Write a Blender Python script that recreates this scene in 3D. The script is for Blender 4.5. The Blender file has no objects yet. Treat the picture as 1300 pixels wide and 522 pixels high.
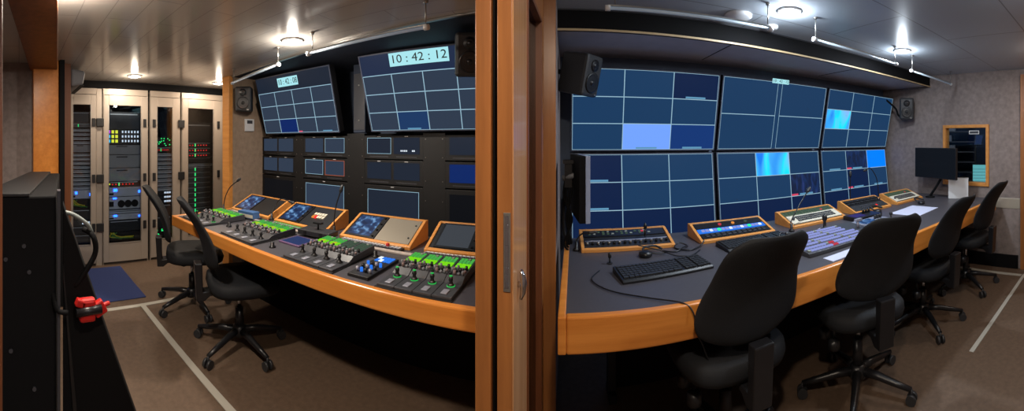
import bpy, math, random
from mathutils import Vector, Matrix, Euler
random.seed(7)
PI = math.pi
scn = bpy.context.scene
# ------------------------------------------------------------------ camera (cylindrical panorama)
F, CX, CY, W, H = 450.0, 704.0, 180.0, 1300.0, 522.0
EYE = 1.35
cd = bpy.data.cameras.new('camera'); cam = bpy.data.objects.new('camera', cd); scn.collection.objects.link(cam)
cam.location = (0, 0, EYE); cam.rotation_euler = (PI/2, 0, 0)
cd.type = 'PANO'; cd.clip_start = 0.02; cd.clip_end = 60
cd.panorama_type = 'CENTRAL_CYLINDRICAL'
cd.central_cylindrical_range_u_min = -CX/F; cd.central_cylindrical_range_u_max = (W-CX)/F
cd.central_cylindrical_range_v_min = (CY-H)/F; cd.central_cylindrical_range_v_max = CY/F
cd.central_cylindrical_radius = 1.0
scn.camera = cam
scn.view_settings.view_transform = 'Standard'; scn.view_settings.look = 'None'
scn.view_settings.exposure = 0.0; scn.view_settings.gamma = 1.0; scn.view_settings.use_curve_mapping = False
wd = bpy.data.worlds.new('world'); scn.world = wd; wd.use_nodes = True
wd.node_tree.nodes['Background'].inputs[0].default_value = (0.35, 0.45, 0.6, 1)
wd.node_tree.nodes['Background'].inputs[1].default_value = 0.02
ROOM = {'R': 0.0, 'L': -0.06}     # the left room is turned a little against the right one
def rot2(x, y, a): return (x*math.cos(a)-y*math.sin(a), x*math.sin(a)+y*math.cos(a))
def wp(room, x, y, z=0):
    X, Y = rot2(x, y, ROOM[room]); return (X, Y, z)
def light(name, typ, loc, energy, col, size=0.1, rot=(0,0,0), spot=None, room='R', size_y=None):
    d = bpy.data.lights.new(name, typ); d.energy = energy; d.color = col
    if typ == 'AREA':
        d.shape = 'DISK' if size_y is None else 'RECTANGLE'; d.size = size
        if size_y: d.size_y = size_y
    elif typ == 'SPOT': d.shadow_soft_size = size; d.spot_size = spot or 2.4; d.spot_blend = 0.6
    else: d.shadow_soft_size = size
    o = bpy.data.objects.new(name, d); scn.collection.objects.link(o)
    o.location = wp(room, *loc); o.rotation_euler = rot
    return o
ZR, ZL = 2.12, 2.02
WARM, COOL = (1.0, 0.84, 0.66), (0.80, 0.90, 1.0)
# downlights: x, y, room, energy, colour; aisle and doorway ones are added, out of view
DOWN = [(1.283, 1.645, 'R', 13, COOL), (2.48, 1.66, 'R', 11, COOL), (1.5, 0.35, 'R', 8, COOL), (2.9, 0.45, 'R', 6, (1, .86, .72)),
        (-1.676, 1.63, 'L', 15, (1.0, .9, .78)), (-3.40, 1.15, 'L', 9, WARM), (-3.40, 2.15, 'L', 9, WARM),
        (-1.5, 0.2, 'L', 22, (1.0, .88, .74)), (0.1, 0.1, 'R', 14, (1, .84, .66))]
for i, (x, y, r, e, c) in enumerate(DOWN):
    z = ZR if r == 'R' else ZL
    light('downlight_glow', 'AREA', (x, y, z-0.022), e, c, 0.10, room=r)
    light('downlight_spill', 'POINT', (x, y, z-0.055), e*.55, c, 0.03, room=r)
# ------------------------------------------------------------------ materials
def newmat(name):
    m = bpy.data.materials.new(name); m.use_nodes = True
    return m, m.node_tree, m.node_tree.nodes['Principled BSDF']
def hexc(r, g, b):
    f = lambda v: (v/255/12.92) if v/255 <= 0.04045 else ((v/255+0.055)/1.055)**2.4
    return (f(r), f(g), f(b), 1)
def flat(name, rgb, rough=0.5, metal=0.0, spec=0.5, bump=0.0, bscale=200, var=0.0, vscale=6):
    m, nt, p = newmat(name)
    p.inputs['Base Color'].default_value = hexc(*rgb); p.inputs['Roughness'].default_value = rough
    p.inputs['Metallic'].default_value = metal; p.inputs['Specular IOR Level'].default_value = spec
    if bump or var:
        tc = nt.nodes.new('ShaderNodeTexCoord'); n = nt.nodes.new('ShaderNodeTexNoise')
        nt.links.new(tc.outputs['Object'], n.inputs['Vector'])
        if var:
            n.inputs['Scale'].default_value = vscale; n.inputs['Detail'].default_value = 6
            r = nt.nodes.new('ShaderNodeValToRGB'); c = hexc(*rgb)
            r.color_ramp.elements[0].position = .3; r.color_ramp.elements[1].position = .7
            r.color_ramp.elements[0].color = tuple(v*(1-var) for v in c[:3])+(1,)
            r.color_ramp.elements[1].color = tuple(min(1, v*(1+var)) for v in c[:3])+(1,)
            nt.links.new(n.outputs['Fac'], r.inputs['Fac']); nt.links.new(r.outputs['Color'], p.inputs['Base Color'])
        if bump:
            n2 = nt.nodes.new('ShaderNodeTexNoise'); n2.inputs['Scale'].default_value = bscale
            nt.links.new(tc.outputs['Object'], n2.inputs['Vector'])
            b = nt.nodes.new('ShaderNodeBump'); b.inputs['Strength'].default_value = bump; b.inputs['Distance'].default_value = 0.002
            nt.links.new(n2.outputs['Fac'], b.inputs['Height']); nt.links.new(b.outputs['Normal'], p.inputs['Normal'])
    return m
def wood(name, c1, c2, scale, rough=0.38):
    m, nt, p = newmat(name); p.inputs['Roughness'].default_value = rough
    tc = nt.nodes.new('ShaderNodeTexCoord'); mp = nt.nodes.new('ShaderNodeMapping'); mp.inputs['Scale'].default_value = scale
    n = nt.nodes.new('ShaderNodeTexNoise'); n.inputs['Scale'].default_value = 1.0; n.inputs['Detail'].default_value = 8; n.inputs['Roughness'].default_value = .65
    r = nt.nodes.new('ShaderNodeValToRGB'); r.color_ramp.elements[0].position = .3; r.color_ramp.elements[1].position = .72
    r.color_ramp.elements[0].color = hexc(*c1); r.color_ramp.elements[1].color = hexc(*c2)
    for a, b in ((tc.outputs['Object'], mp.inputs['Vector']), (mp.outputs['Vector'], n.inputs['Vector']), (n.outputs['Fac'], r.inputs['Fac']), (r.outputs['Color'], p.inputs['Base Color'])): nt.links.new(a, b)
    b = nt.nodes.new('ShaderNodeBump'); b.inputs['Strength'].default_value = .08; nt.links.new(n.outputs['Fac'], b.inputs['Height']); nt.links.new(b.outputs['Normal'], p.inputs['Normal'])
    return m
def emit(name, rgb, strength=1.0, base=(6, 6, 8), rough=0.3, spec=.12):
    m, nt, p = newmat(name)
    p.inputs['Base Color'].default_value = hexc(*base); p.inputs['Roughness'].default_value = rough
    p.inputs['Specular IOR Level'].default_value = spec
    p.inputs['Emission Color'].default_value = hexc(*rgb); p.inputs['Emission Strength'].default_value = strength
    return m
def picture(name, stops, scale=3.0, rotz=.5, strength=1.0, detail=1.5):
    """a moving picture shown on a screen: soft coloured noise that the screen gives off"""
    m, nt, p = newmat(name); p.inputs['Base Color'].default_value = (0.002, .002, .003, 1); p.inputs['Roughness'].default_value = .3
    tc = nt.nodes.new('ShaderNodeTexCoord'); mp = nt.nodes.new('ShaderNodeMapping'); mp.inputs['Scale'].default_value = (scale*2.6, scale*2.6, scale); mp.inputs['Rotation'].default_value = (0, rotz, 0)
    n = nt.nodes.new('ShaderNodeTexNoise'); n.inputs['Scale'].default_value = 1; n.inputs['Detail'].default_value = detail; n.inputs['Distortion'].default_value = .6
    r = nt.nodes.new('ShaderNodeValToRGB'); el = r.color_ramp.elements
    el[0].position, el[0].color = stops[0][0], hexc(*stops[0][1]); el[1].position, el[1].color = stops[-1][0], hexc(*stops[-1][1])
    for pos, c in stops[1:-1]: e = el.new(pos); e.color = hexc(*c)
    for a, b in ((tc.outputs['Object'], mp.inputs['Vector']), (mp.outputs['Vector'], n.inputs['Vector']), (n.outputs['Fac'], r.inputs['Fac']), (r.outputs['Color'], p.inputs['Emission Color'])): nt.links.new(a, b)
    p.inputs['Emission Strength'].default_value = strength
    return m
def panels(name, c, seam, sx, sy, rough, spec=.5, gap=.012, off=.5):
    """ceiling boards with thin seams"""
    m, nt, p = newmat(name); p.inputs['Roughness'].default_value = rough; p.inputs['Specular IOR Level'].default_value = spec
    tc = nt.nodes.new('ShaderNodeTexCoord'); b = nt.nodes.new('ShaderNodeTexBrick')
    b.offset = off; b.inputs['Scale'].default_value = 1; b.inputs['Brick Width'].default_value = sx; b.inputs['Row Height'].default_value = sy
    b.inputs['Mortar Size'].default_value = gap; b.inputs['Mortar Smooth'].default_value = .3
    cc = hexc(*c); b.inputs['Color1'].default_value = cc; b.inputs['Color2'].default_value = tuple(v*.93 for v in cc[:3])+(1,); b.inputs['Mortar'].default_value = hexc(*seam)
    nt.links.new(tc.outputs['Object'], b.inputs['Vector']); nt.links.new(b.outputs['Color'], p.inputs['Base Color'])
    n = nt.nodes.new('ShaderNodeTexNoise'); n.inputs['Scale'].default_value = 14; nt.links.new(tc.outputs['Object'], n.inputs['Vector'])
    bp = nt.nodes.new('ShaderNodeBump'); bp.inputs['Strength'].default_value = .03; nt.links.new(n.outputs['Fac'], bp.inputs['Height']); nt.links.new(bp.outputs['Normal'], p.inputs['Normal'])
    return m
def glass(name, tint=(235, 240, 245), rough=0.0, clear=.9):
    m, nt, p = newmat(name); nt.nodes.remove(p)
    out = [n for n in nt.nodes if n.type == 'OUTPUT_MATERIAL'][0]
    t = nt.nodes.new('ShaderNodeBsdfTransparent'); t.inputs[0].default_value = hexc(*tint)
    g = nt.nodes.new('ShaderNodeBsdfGlossy'); g.inputs['Roughness'].default_value = rough
    fr = nt.nodes.new('ShaderNodeFresnel'); fr.inputs[0].default_value = 1.45; mx = nt.nodes.new('ShaderNodeMixShader')
    nt.links.new(fr.outputs[0], mx.inputs[0]); nt.links.new(t.outputs[0], mx.inputs[1]); nt.links.new(g.outputs[0], mx.inputs[2]); nt.links.new(mx.outputs[0], out.inputs[0])
    return m
WOODX = wood('orange_beech_along', (196, 116, 44), (226, 148, 68), (1.2, 22, 22), .3)
WOODZ = wood('orange_beech_upright', (136, 84, 42), (174, 112, 60), (22, 22, 1.1), .35)
WOODP = wood('pale_door_face', (186, 134, 92), (206, 156, 112), (24, 24, 1.0), .15)
WOODD = wood('brown_wood_upright', (96, 54, 30), (128, 74, 42), (22, 22, 1.1), .45)
CONW = wood('console_beech', (206, 136, 66), (228, 160, 86), (2, 26, 26), .35)
CEILR = panels('ceiling_panels_grey', (176, 184, 193), (120, 124, 130), 1.2, .6, .34, gap=.005)
CEILL = panels('ceiling_planks_grey', (196, 190, 183), (164, 158, 152), .62, .155, .17, .5, gap=.003)
CARPET_WALL = flat('mottled_wall_fabric', (142, 130, 126), .9, spec=.1, bump=.4, bscale=160, var=.16, vscale=22)
CARPET_WARM = flat('mottled_wall_fabric_warm', (158, 138, 120), .9, spec=.1, bump=.4, bscale=160, var=.14, vscale=22)
FLOOR = flat('brown_vinyl_floor', (98, 80, 66), .55, spec=.3, bump=.25, bscale=90, var=.14, vscale=34)
BLACK = flat('black_paint', (20, 20, 22), .55); BLACKM = flat('matt_black', (12, 12, 14), .8, spec=.2)
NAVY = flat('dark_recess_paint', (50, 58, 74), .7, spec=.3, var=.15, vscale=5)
SOFFIT = flat('soffit_grey', (200, 196, 202), .6, var=.06, vscale=8)
PLASTIC = flat('black_plastic', (26, 26, 29), .35); PLASTICG = flat('charcoal_plastic', (46, 47, 50), .45)
FABRIC = flat('black_chair_fabric', (27, 29, 33), .7, spec=.3, bump=.5, bscale=400)
DESKTOP = flat('desk_laminate_charcoal', (72, 70, 76), .42, spec=.5, bump=.1, bscale=300, var=.07, vscale=60)
RACKM = flat('rack_beige_metal', (166, 154, 142), .42, metal=.25, var=.03, vscale=3)
RACKD = flat('rack_seam_dark', (70, 62, 56), .5)
STEEL = flat('brushed_steel', (176, 174, 170), .3, metal=.9, var=.06, vscale=3)
CHROME = flat('chrome', (200, 200, 205), .15, metal=1.0)
WHITE = flat('white_plastic', (222, 222, 224), .45); CREAM = flat('cream_plastic', (214, 208, 190), .5)
GREYP = flat('grey_plastic', (120, 122, 128), .4); GREYD = flat('dark_grey_panel', (62, 63, 68), .4)
SILVER = flat('silver_panel', (170, 172, 186), .35, metal=.4)
PAPER = flat('white_paper', (196, 200, 224), .8); RED = flat('red_rubber', (190, 28, 24), .45)
BLUECARD = flat('blue_card', (70, 108, 160), .5); LINEW = flat('white_floor_strip', (176, 172, 162), .5)
MAT = flat('navy_mat', (54, 64, 106), .95, spec=.1, bump=.5, bscale=300)
BRASS = flat('beige_edge_trim', (196, 170, 130), .45)
PLATE = flat('satin_plate', (196, 188, 172), .35, metal=.4)
SLATE = flat('slate_recess_lightened', (92, 106, 130), .7, var=.1, vscale=5)  # recess paint made lighter for the right room, standing in for missing light
BEZEL = flat('slate_bezel', (74, 80, 98), .3)
BLANK = flat('beige_blank_plate', (150, 142, 128), .4, metal=.4)
GLASS = glass('clear_glass'); GLASSD = glass('smoked_glass', (150, 156, 164), .02)
S_R = emit('screen_blue', (28, 60, 96), 1.0); S_RD = emit('screen_deep_blue', (16, 34, 70), 1.0); S_RM = emit('screen_mid_blue', (22, 56, 118), 1.0)
S_L = emit('screen_slate', (48, 60, 78), 1.0); S_LB = emit('screen_royal_blue', (14, 40, 100), 1.0); S_LD = emit('screen_dark_slate', (32, 40, 54), 1.0); S_LN = emit('screen_navy_slate', (30, 58, 100), 1.0)
S_LINE = emit('screen_pale_line', (150, 186, 205), 1.0); S_CAP = emit('screen_caption', (96, 150, 184), 1.0); S_RED = emit('screen_red_tally', (214, 70, 100), 1.0)
S_PALE = emit('screen_pale_blue', (112, 158, 255), 1.1); S_CYANBLUE = emit('screen_vivid_blue', (0, 120, 250), 1.2); S_BAR = emit('screen_bar_blue', (20, 110, 245), 1.1)
S_BLK = emit('screen_black', (14, 16, 20), 1.0); S_CLOCK = emit('clock_face_cyan', (170, 232, 240), 1.0); S_ORANGE = emit('screen_orange_line', (190, 96, 60), 1)
S_MAP = picture('small_touch_screen', [(.36, (22, 40, 76)), (.52, (40, 72, 120)), (.7, (130, 180, 230))], 9, .0, .9, 2)
S_PIC = picture('cyan_picture', [(.34, (0, 120, 235)), (.47, (60, 170, 245)), (.56, (0, 226, 255)), (.7, (140, 170, 240))], 2.1, .5, 1.1)
S_TEX = picture('dark_picture', [(.4, (16, 34, 66)), (.6, (20, 48, 96)), (.75, (40, 60, 120))], 9, .3, .9)
INK = flat('clock_digits', (24, 30, 36), .6)
LAMP = emit('lamp_lens', (255, 248, 235), 14.0); TUBE = emit('tube_sheen_glow', (150, 180, 215), .12, base=(190, 205, 215), rough=.2)  # faint tube glow stands in for bluish highlights on unlit silver tubes
L_GREEN = emit('led_green', (40, 220, 110), 2.0); L_LIME = emit('key_lime', (120, 216, 20), 1.0); L_MINT = emit('key_mint', (84, 196, 84), .7)
L_YEL = emit('led_yellow', (220, 220, 60), 1.5); L_BLUE = emit('led_blue', (30, 90, 255), 9.0); L_BLUES = emit('key_blue', (40, 120, 235), 1.0)
L_RED = emit('led_red', (230, 40, 40), 1.6); L_WHITE = emit('led_white', (220, 230, 240), 1.2); L_LAV = emit('key_lavender', (150, 160, 226), .9)
L_GREEN2 = emit('joystick_green', (40, 190, 80), .9); L_YEL2 = emit('key_yellow', (200, 200, 50), .9); K_RED = emit('key_dim_red', (200, 60, 76), .9); L_OR = emit('key_orange', (226, 140, 60), 1.0); L_OFF = flat('key_grey', (150, 158, 150), .5); L_MAG = emit('led_magenta', (190, 60, 220), 1.5); L_CY = emit('led_cyan', (60, 190, 230), 1.5)
L_MUTE = emit('key_grey_green', (88, 112, 92), .5); CONDARK = flat('console_face_dark', (36, 37, 40), .4)
YCAB = flat('yellow_cable', (190, 180, 40), .5); GCAB = flat('green_cable', (70, 130, 60), .5); GREYCAB = flat('grey_cable', (120, 128, 126), .5)
# ------------------------------------------------------------------ mesh builder
class MB:
    def __init__(s): s.v = []; s.f = []; s.m = []; s.sm = []
    def add(s, vs, fs, m=0, smooth=False):
        b = len(s.v); s.v += [tuple(v) for v in vs]
        for f in fs: s.f.append([i+b for i in f]); s.m.append(m); s.sm.append(smooth)
        return s
    def box(s, c, d, m=0, R=None):
        R = Euler(R).to_matrix() if R is not None and not isinstance(R, Matrix) else R
        vs = []
        for i in range(8):
            p = Vector(((i & 1)-.5, ((i >> 1) & 1)-.5, ((i >> 2) & 1)-.5)); p = Vector((p.x*d[0], p.y*d[1], p.z*d[2]))
            if R is not None: p = R @ p
            vs.append(p+Vector(c))
        return s.add(vs, [(0, 2, 3, 1), (4, 5, 7, 6), (0, 1, 5, 4), (2, 6, 7, 3), (0, 4, 6, 2), (1, 3, 7, 5)], m)
    def bx(s, x0, x1, y0, y1, z0, z1, m=0): return s.box(((x0+x1)/2, (y0+y1)/2, (z0+z1)/2), (x1-x0, y1-y0, z1-z0), m)
    def prism(s, pts, vec, m=0):
        n = len(pts); v = Vector(vec); a = [Vector(p) for p in pts]; vs = a+[p+v for p in a]
        nrm = Vector((0, 0, 0))
        for i in range(n): nrm += a[i].cross(a[(i+1) % n])
        if nrm.dot(v) > 0: bot, top, fl = list(range(n))[::-1], list(range(n, 2*n)), False
        else: bot, top, fl = list(range(n)), list(range(n, 2*n))[::-1], True
        fs = [bot, top]
        for i in range(n):
            j = (i+1) % n; q = (i, j, n+j, n+i); fs.append(q[::-1] if fl else q)
        return s.add(vs, fs, m)
    def cyl(s, p0, p1, r, r1=None, n=14, m=0):
        return s.ring_sweep([p0, p1], [r, r if r1 is None else r1], n, m)
    def ring_sweep(s, pts, rs, n=8, m=0):
        P = [Vector(p) for p in pts]; up = None; vs = []; k = len(P)
        for i, p in enumerate(P):
            d = (P[min(i+1, k-1)]-P[max(i-1, 0)])
            if d.length < 1e-9: d = Vector((0, 0, 1))
            d.normalize()
            if up is None: up = d.orthogonal().normalized()
            else:
                up = up-d*up.dot(d)
                up = up.normalized() if up.length > 1e-6 else d.orthogonal().normalized()
            w = d.cross(up)
            for j in range(n):
                a = 2*PI*j/n; vs.append(p+(up*math.cos(a)+w*math.sin(a))*rs[i])
        fs = [(i*n+j, i*n+(j+1) % n, (i+1)*n+(j+1) % n, (i+1)*n+j) for i in range(k-1) for j in range(n)]
        b = len(s.v); s.add(vs, fs, m, True); s.f.append([b+j for j in range(n)][::-1]); s.f.append([b+(k-1)*n+j for j in range(n)]); s.m += [m, m]; s.sm += [False, False]
        return s
    def tube(s, pts, r, n=8, m=0, sub=5):
        P = [Vector(p) for p in pts]; out = []
        for i in range(len(P)-1):
            p0, p1, p2, p3 = P[max(i-1, 0)], P[i], P[i+1], P[min(i+2, len(P)-1)]
            for q in range(sub):
                t = q/sub; out.append(.5*((2*p1)+(p2-p0)*t+(2*p0-5*p1+4*p2-p3)*t*t+(3*p1-p0-3*p2+p3)*t**3))
        out.append(P[-1])
        return s.ring_sweep(out, [r]*len(out), n, m)
    def lathe(s, prof, c=(0, 0, 0), axis='z', n=18, m=0):
        vs = []
        for r, h in prof:
            for j in range(n):
                a = 2*PI*j/n; p = (r*math.cos(a), r*math.sin(a), h)
                if axis == 'y': p = (p[0], p[2], -p[1])
                if axis == 'x': p = (p[2], p[1], -p[0])
                vs.append(Vector(p)+Vector(c))
        k = len(prof)
        fs = [(i*n+j, i*n+(j+1) % n, (i+1)*n+(j+1) % n, (i+1)*n+j) for i in range(k-1) for j in range(n)]
        b = len(s.v); s.add(vs, fs, m, True); s.f.append([b+j for j in range(n)][::-1]); s.f.append([b+(k-1)*n+j for j in range(n)]); s.m += [m, m]; s.sm += [False, False]
        return s
    def ball(s, c, r, m=0, n=10, sc=(1, 1, 1)):
        vs = []; fs = []; k = n//2
        for i in range(k+1):
            t = PI*i/k
            for j in range(n): a = 2*PI*j/n; vs.append((c[0]+r*sc[0]*math.sin(t)*math.cos(a), c[1]+r*sc[1]*math.sin(t)*math.sin(a), c[2]+r*sc[2]*math.cos(t)))
        for i in range(k):
            for j in range(n): fs.append((i*n+j, (i+1)*n+j, (i+1)*n+(j+1) % n, i*n+(j+1) % n))
        return s.add(vs, fs, m, True)
def MBx(*a): return MB().bx(*a)
def link(name, mb, mats, parent=None, loc=(0, 0, 0), rot=(0, 0, 0), room='R', bev=0, sub=0):
    if not isinstance(mats, (list, tuple)): mats = [mats]
    me = bpy.data.meshes.new(name); me.from_pydata(mb.v, [], mb.f)
    for q in mats: me.materials.append(q)
    for i, p in enumerate(me.polygons): p.material_index = mb.m[i]; p.use_smooth = mb.sm[i]
    me.update(); o = bpy.data.objects.new(name, me); scn.collection.objects.link(o)
    if parent is not None: o.parent = parent; o.location = loc; o.rotation_euler = rot
    else: o.location = wp(room, *loc); o.rotation_euler = (rot[0], rot[1], rot[2]+ROOM[room])
    if bev:
        b = o.modifiers.new('bevel', 'BEVEL'); b.width = bev; b.segments = 2; b.limit_method = 'ANGLE'
    if sub:
        b = o.modifiers.new('subdivision', 'SUBSURF'); b.levels = sub; b.render_levels = sub
    return o
def tag(o, label, cat, group=None):
    o['label'] = label; o['category'] = cat
    if group: o['group'] = group
    return o
def thing(name, label, cat, loc, rot=(0, 0, 0), room='R', group=None):
    o = bpy.data.objects.new(name, None); scn.collection.objects.link(o); o.empty_display_size = .1
    if not isinstance(rot, (list, tuple)): rot = (0, 0, rot)
    o.location = wp(room, *loc); o.rotation_euler = (rot[0], rot[1], rot[2]+ROOM[room])
    return tag(o, label, cat, group)
def struct(name, mb, mats, room='R', loc=(0, 0, 0), **k):
    o = link(name, mb, mats, None, loc, (0, 0, 0), room, **k); o['kind'] = 'structure'; return o
KIDS = {}
def copy_tree(o, loc, rot, room, label, group=None):
    def rec(a, parent):
        c = a.copy(); scn.collection.objects.link(c)
        if parent is not None: c.parent = parent
        for ch in [q for q in scn.objects if q.parent == a] if a.name not in KIDS else KIDS[a.name]: rec(ch, c)
        return c
    def index(a):
        KIDS[a.name] = list(a.children)
        for ch in a.children: index(ch)
    index(o); r = rec(o, None); r.location = wp(room, *loc)
    if not isinstance(rot, (list, tuple)): rot = (0, 0, rot)
    r.rotation_euler = (rot[0], rot[1], rot[2]+ROOM[room]); r['label'] = label
    if group: r['group'] = group
    return r
def text_mesh(s, size, mat, parent, loc, name='digits', sx=1.0):
    cu = bpy.data.curves.new(name, 'FONT'); cu.body = s; cu.size = size; cu.align_x = 'CENTER'; cu.align_y = 'CENTER'; cu.extrude = 0.0004; cu.resolution_u = 3
    t = bpy.data.objects.new(name, cu); scn.collection.objects.link(t); bpy.context.view_layer.update()
    me = bpy.data.meshes.new_from_object(t.evaluated_get(bpy.context.evaluated_depsgraph_get())); bpy.data.objects.remove(t)
    o = bpy.data.objects.new(name, me); scn.collection.objects.link(o); me.materials.clear(); me.materials.append(mat)
    o.parent = parent; o.location = loc; o.rotation_euler = (PI/2, 0, 0); o.scale = (sx, 1, 1)
    return o

# ------------------------------------------------------------------ the setting
struct('floor', MBx(-5.2, 5.6, -1.1, 3.2, -.06, 0), FLOOR)
XW = 3.65
# right room shell
mb = MB(); mb.bx(-.12, XW+.05, -1.05, 2.05, ZR, ZR+.05); struct('ceiling', mb, CEILR)
mb = MB(); mb.bx(-.05, XW, 2.05, 2.09, 2.0, ZR+.03); mb.bx(-.05, XW, 2.040, 2.05, 1.992, 2.004, 1); mb.bx(-.05, XW, 2.043, 2.05, 2.112, 2.118, 2); struct('trim_1', mb, [BLACKM, BRASS, GREYD])
mb = MB(); mb.bx(-.05, XW, 2.06, 2.78, 2.008, 2.03)
for x in (1.15, 2.4): mb.bx(x-.003, x+.003, 2.06, 2.6, 2.005, 2.0085, 1)
struct('trim_2', mb, [SOFFIT, BLACK])
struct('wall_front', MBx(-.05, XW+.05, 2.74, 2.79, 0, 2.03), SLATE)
# right wall with the window opening
wy0, wy1, wz0, wz1 = 1.31, 1.87, .86, 1.54
mb = MB(); mb.bx(XW, XW+.06, -1.05, wy0, 0, ZR); mb.bx(XW, XW+.06, wy1, 2.79, 0, ZR); mb.bx(XW, XW+.06, wy0, wy1, 0, wz0); mb.bx(XW, XW+.06, wy0, wy1, wz1, ZR)
struct('wall_right', mb, CARPET_WALL)
wn = struct('window_1', MB().bx(XW-.02, XW+.08, wy0-.0, wy0+.035, wz0, wz1).bx(XW-.02, XW+.08, wy1-.035, wy1, wz0, wz1).bx(XW-.02, XW+.08, wy0+.035, wy1-.035, wz0, wz0+.04).bx(XW-.02, XW+.08, wy0+.035, wy1-.035, wz1-.035, wz1), CONW, bev=.003)
link('pane', MBx(XW+.03, XW+.036, wy0+.035, wy1-.035, wz0+.04, wz1-.035), GLASS, wn)
mb = MB(); mb.bx(XW+1.5, XW+1.56, .4, 3.0, 0, 2.1); mb.bx(XW+.06, XW+1.5, 2.9, 2.96, 0, 2.1); mb.bx(XW+.06, XW+1.5, .4, .46, 0, 2.1); struct('wall_beyond_window', mb, NAVY)
struct('ceiling_beyond_window', MBx(XW+.06, XW+1.56, .4, 2.96, 2.1, 2.14), NAVY)
light('next_room_fill', 'POINT', (XW+.5, 1.6, 1.95), 14, (.8, .9, 1), .1)  # added light without a fixture, brightens the room beyond the window
struct('baseboard_right', MBx(XW-.025, XW, .98, 2.74, 0, .14), BLACKM, bev=.004)
dr = struct('door_1', MBx(XW-.02, XW+.0, .1, .86, .02, 2.0), WOODZ)
link('door_frame', MB().bx(XW-.035, XW+.0, .86, .95, 0, 2.06).bx(XW-.035, XW+.0, .02, .1, 0, 2.06).bx(XW-.035, XW+.0, .1, .86, 2.0, 2.06), WOODZ, dr, bev=.004)
# back wall and left end
struct('wall_back', MBx(-5.2, XW+.06, -1.1, -1.05, 0, 2.17), CARPET_WALL)
mb = MB(); mb.bx(-4.6, -4.55, -1.2, 3.0, 0, ZL); struct('wall_left', mb, CARPET_WARM, 'L')
# left room shell (own axes, turned by ROOM['L'])
mb = MB(); mb.prism([(.05, -1.2, ZL), (-4.6, -1.2, ZL), (-4.6, 3.0, ZL), (-3.05, 3.0, ZL), (-3.05, 2.06, ZL), (-.30, 1.72, ZL), (-.12, 1.7, ZL)], (0, 0, .13)); struct('ceiling_left', mb, CEILL, 'L')
mb = MB(); mb.prism([(-3.05, 2.06, ZL-.004), (-3.05, 2.8, ZL-.004), (-.2, 2.8, ZL-.004), (-.14, 1.71, ZL-.004)], (0, 0, .05)); struct('trim_3', mb, NAVY, 'L')
mb = MB(); mb.prism([(-3.0, 2.045, ZL-.012), (-3.0, 2.065, ZL-.012), (-.3, 1.735, ZL-.012), (-.3, 1.715, ZL-.012)], (0, 0, .01)); struct('trim_4', mb, STEEL, 'L')
struct('wall_front_left', MBx(-3.05, -.2, 2.72, 2.78, 0, ZL), NAVY, 'L')
mb = MB(); mb.bx(-3.09, -3.0, 2.06, 2.74, 0, ZL); struct('wall_left_side', mb, CARPET_WARM, 'L')
struct('trim_5', MBx(-3.11, -2.99, 2.01, 2.06, 0, ZL), CONW, 'L', bev=.003)
struct('wall_left_end', MBx(-4.6, -3.05, 2.86, 2.9, 0, ZL), NAVY, 'L')
struct('trim_6', MB().bx(-3.86, -3.8, .3, 2.86, 1.93, ZL), BLACKM, 'L')
# partition between the rooms
mb = MB(); mb.prism([(.0, 1.66, 0), (-.16, 1.66, 0), (-.2, 2.72, 0), (.045, 2.72, 0)], (0, 0, 2.11)); struct('wall_partition', mb, CARPET_WALL)
struct('trim_7', MBx(-.052, .006, 1.58, 1.66, 0, 2.11), WOODZ, bev=.003)        # jamb beside right room
struct('trim_8', MBx(-.212, -.168, .93, 1.66, 0, 2.01), WOODZ, bev=.003)       # jamb beside left room
struct('trim_9', MBx(-.166, -.155, .95, 1.60, 0, 2.01), BLACKM)
# door leaf standing open, hinged at its far end
dang = math.atan2(.061, .6)
d2 = link('door_2', MB(), WOODZ, None, (-.108, .90, 0), (0, 0, -dang)); 
me = MB(); me.bx(-.04, 0, 0, .20, .02, 2.0); me.bx(-.04, 0, .52, .60, .02, 2.0); me.bx(-.04, 0, .20, .52, .02, .2); me.bx(-.04, 0, .20, .52, 1.84, 2.0)
bpy.data.objects.remove(d2)
d2 = link('door_2', me, WOODZ, None, (-.108, .90, 0), (0, 0, -dang), bev=.002); d2['kind'] = 'structure'
link('stile_face', MBx(.0, .003, .002, .19, .03, 1.99), WOODP, d2)
link('glazing_bead', MB().bx(-.03, .006, .2, .215, .2, 1.84).bx(-.03, .006, .505, .52, .2, 1.84).bx(-.03, .006, .2, .52, 1.825, 1.84).bx(-.03, .006, .2, .52, .2, .215), WOODD, d2)
link('pane', MBx(-.022, -.018, .215, .505, .215, 1.825), GLASSD, d2)
lp = MB(); lp.prism([(-.031+.009*math.cos(a)+.011, -.0022, (1.03 if math.sin(a) > 0 else .935)+.03*math.sin(a)) for a in [PI*k/8 for k in range(16)]], (0, .0022, 0))
lp = MB(); lp.bx(-.023, -.004, -.003, .0, .965, 1.168); link('lock_plate', lp, STEEL, d2, bev=.002)
lk = MB(); lk.bx(-.0185, -.0085, -.0045, -.003, .975, 1.16); lk.bx(-.018, -.009, -.007, -.002, 1.045, 1.085, 0)
for q in (.985, 1.005, 1.025, 1.135, 1.155): lk.cyl((-.0135, -.002, q), (-.0135, -.006, q), .0045)
link('latch', lk, CHROME, d2)
hd = MB(); hd.cyl((.003, .06, .962), (.016, .06, .962), .008, m=0); hd.ring_sweep([(.010, .06, .922), (.016, .06, .94), (.018, .06, .962), (.016, .06, .985), (.010, .06, 1.003)], [.004, .008, .010, .008, .004], 10)
link('door_handle', hd, CHROME, d2); 
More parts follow.
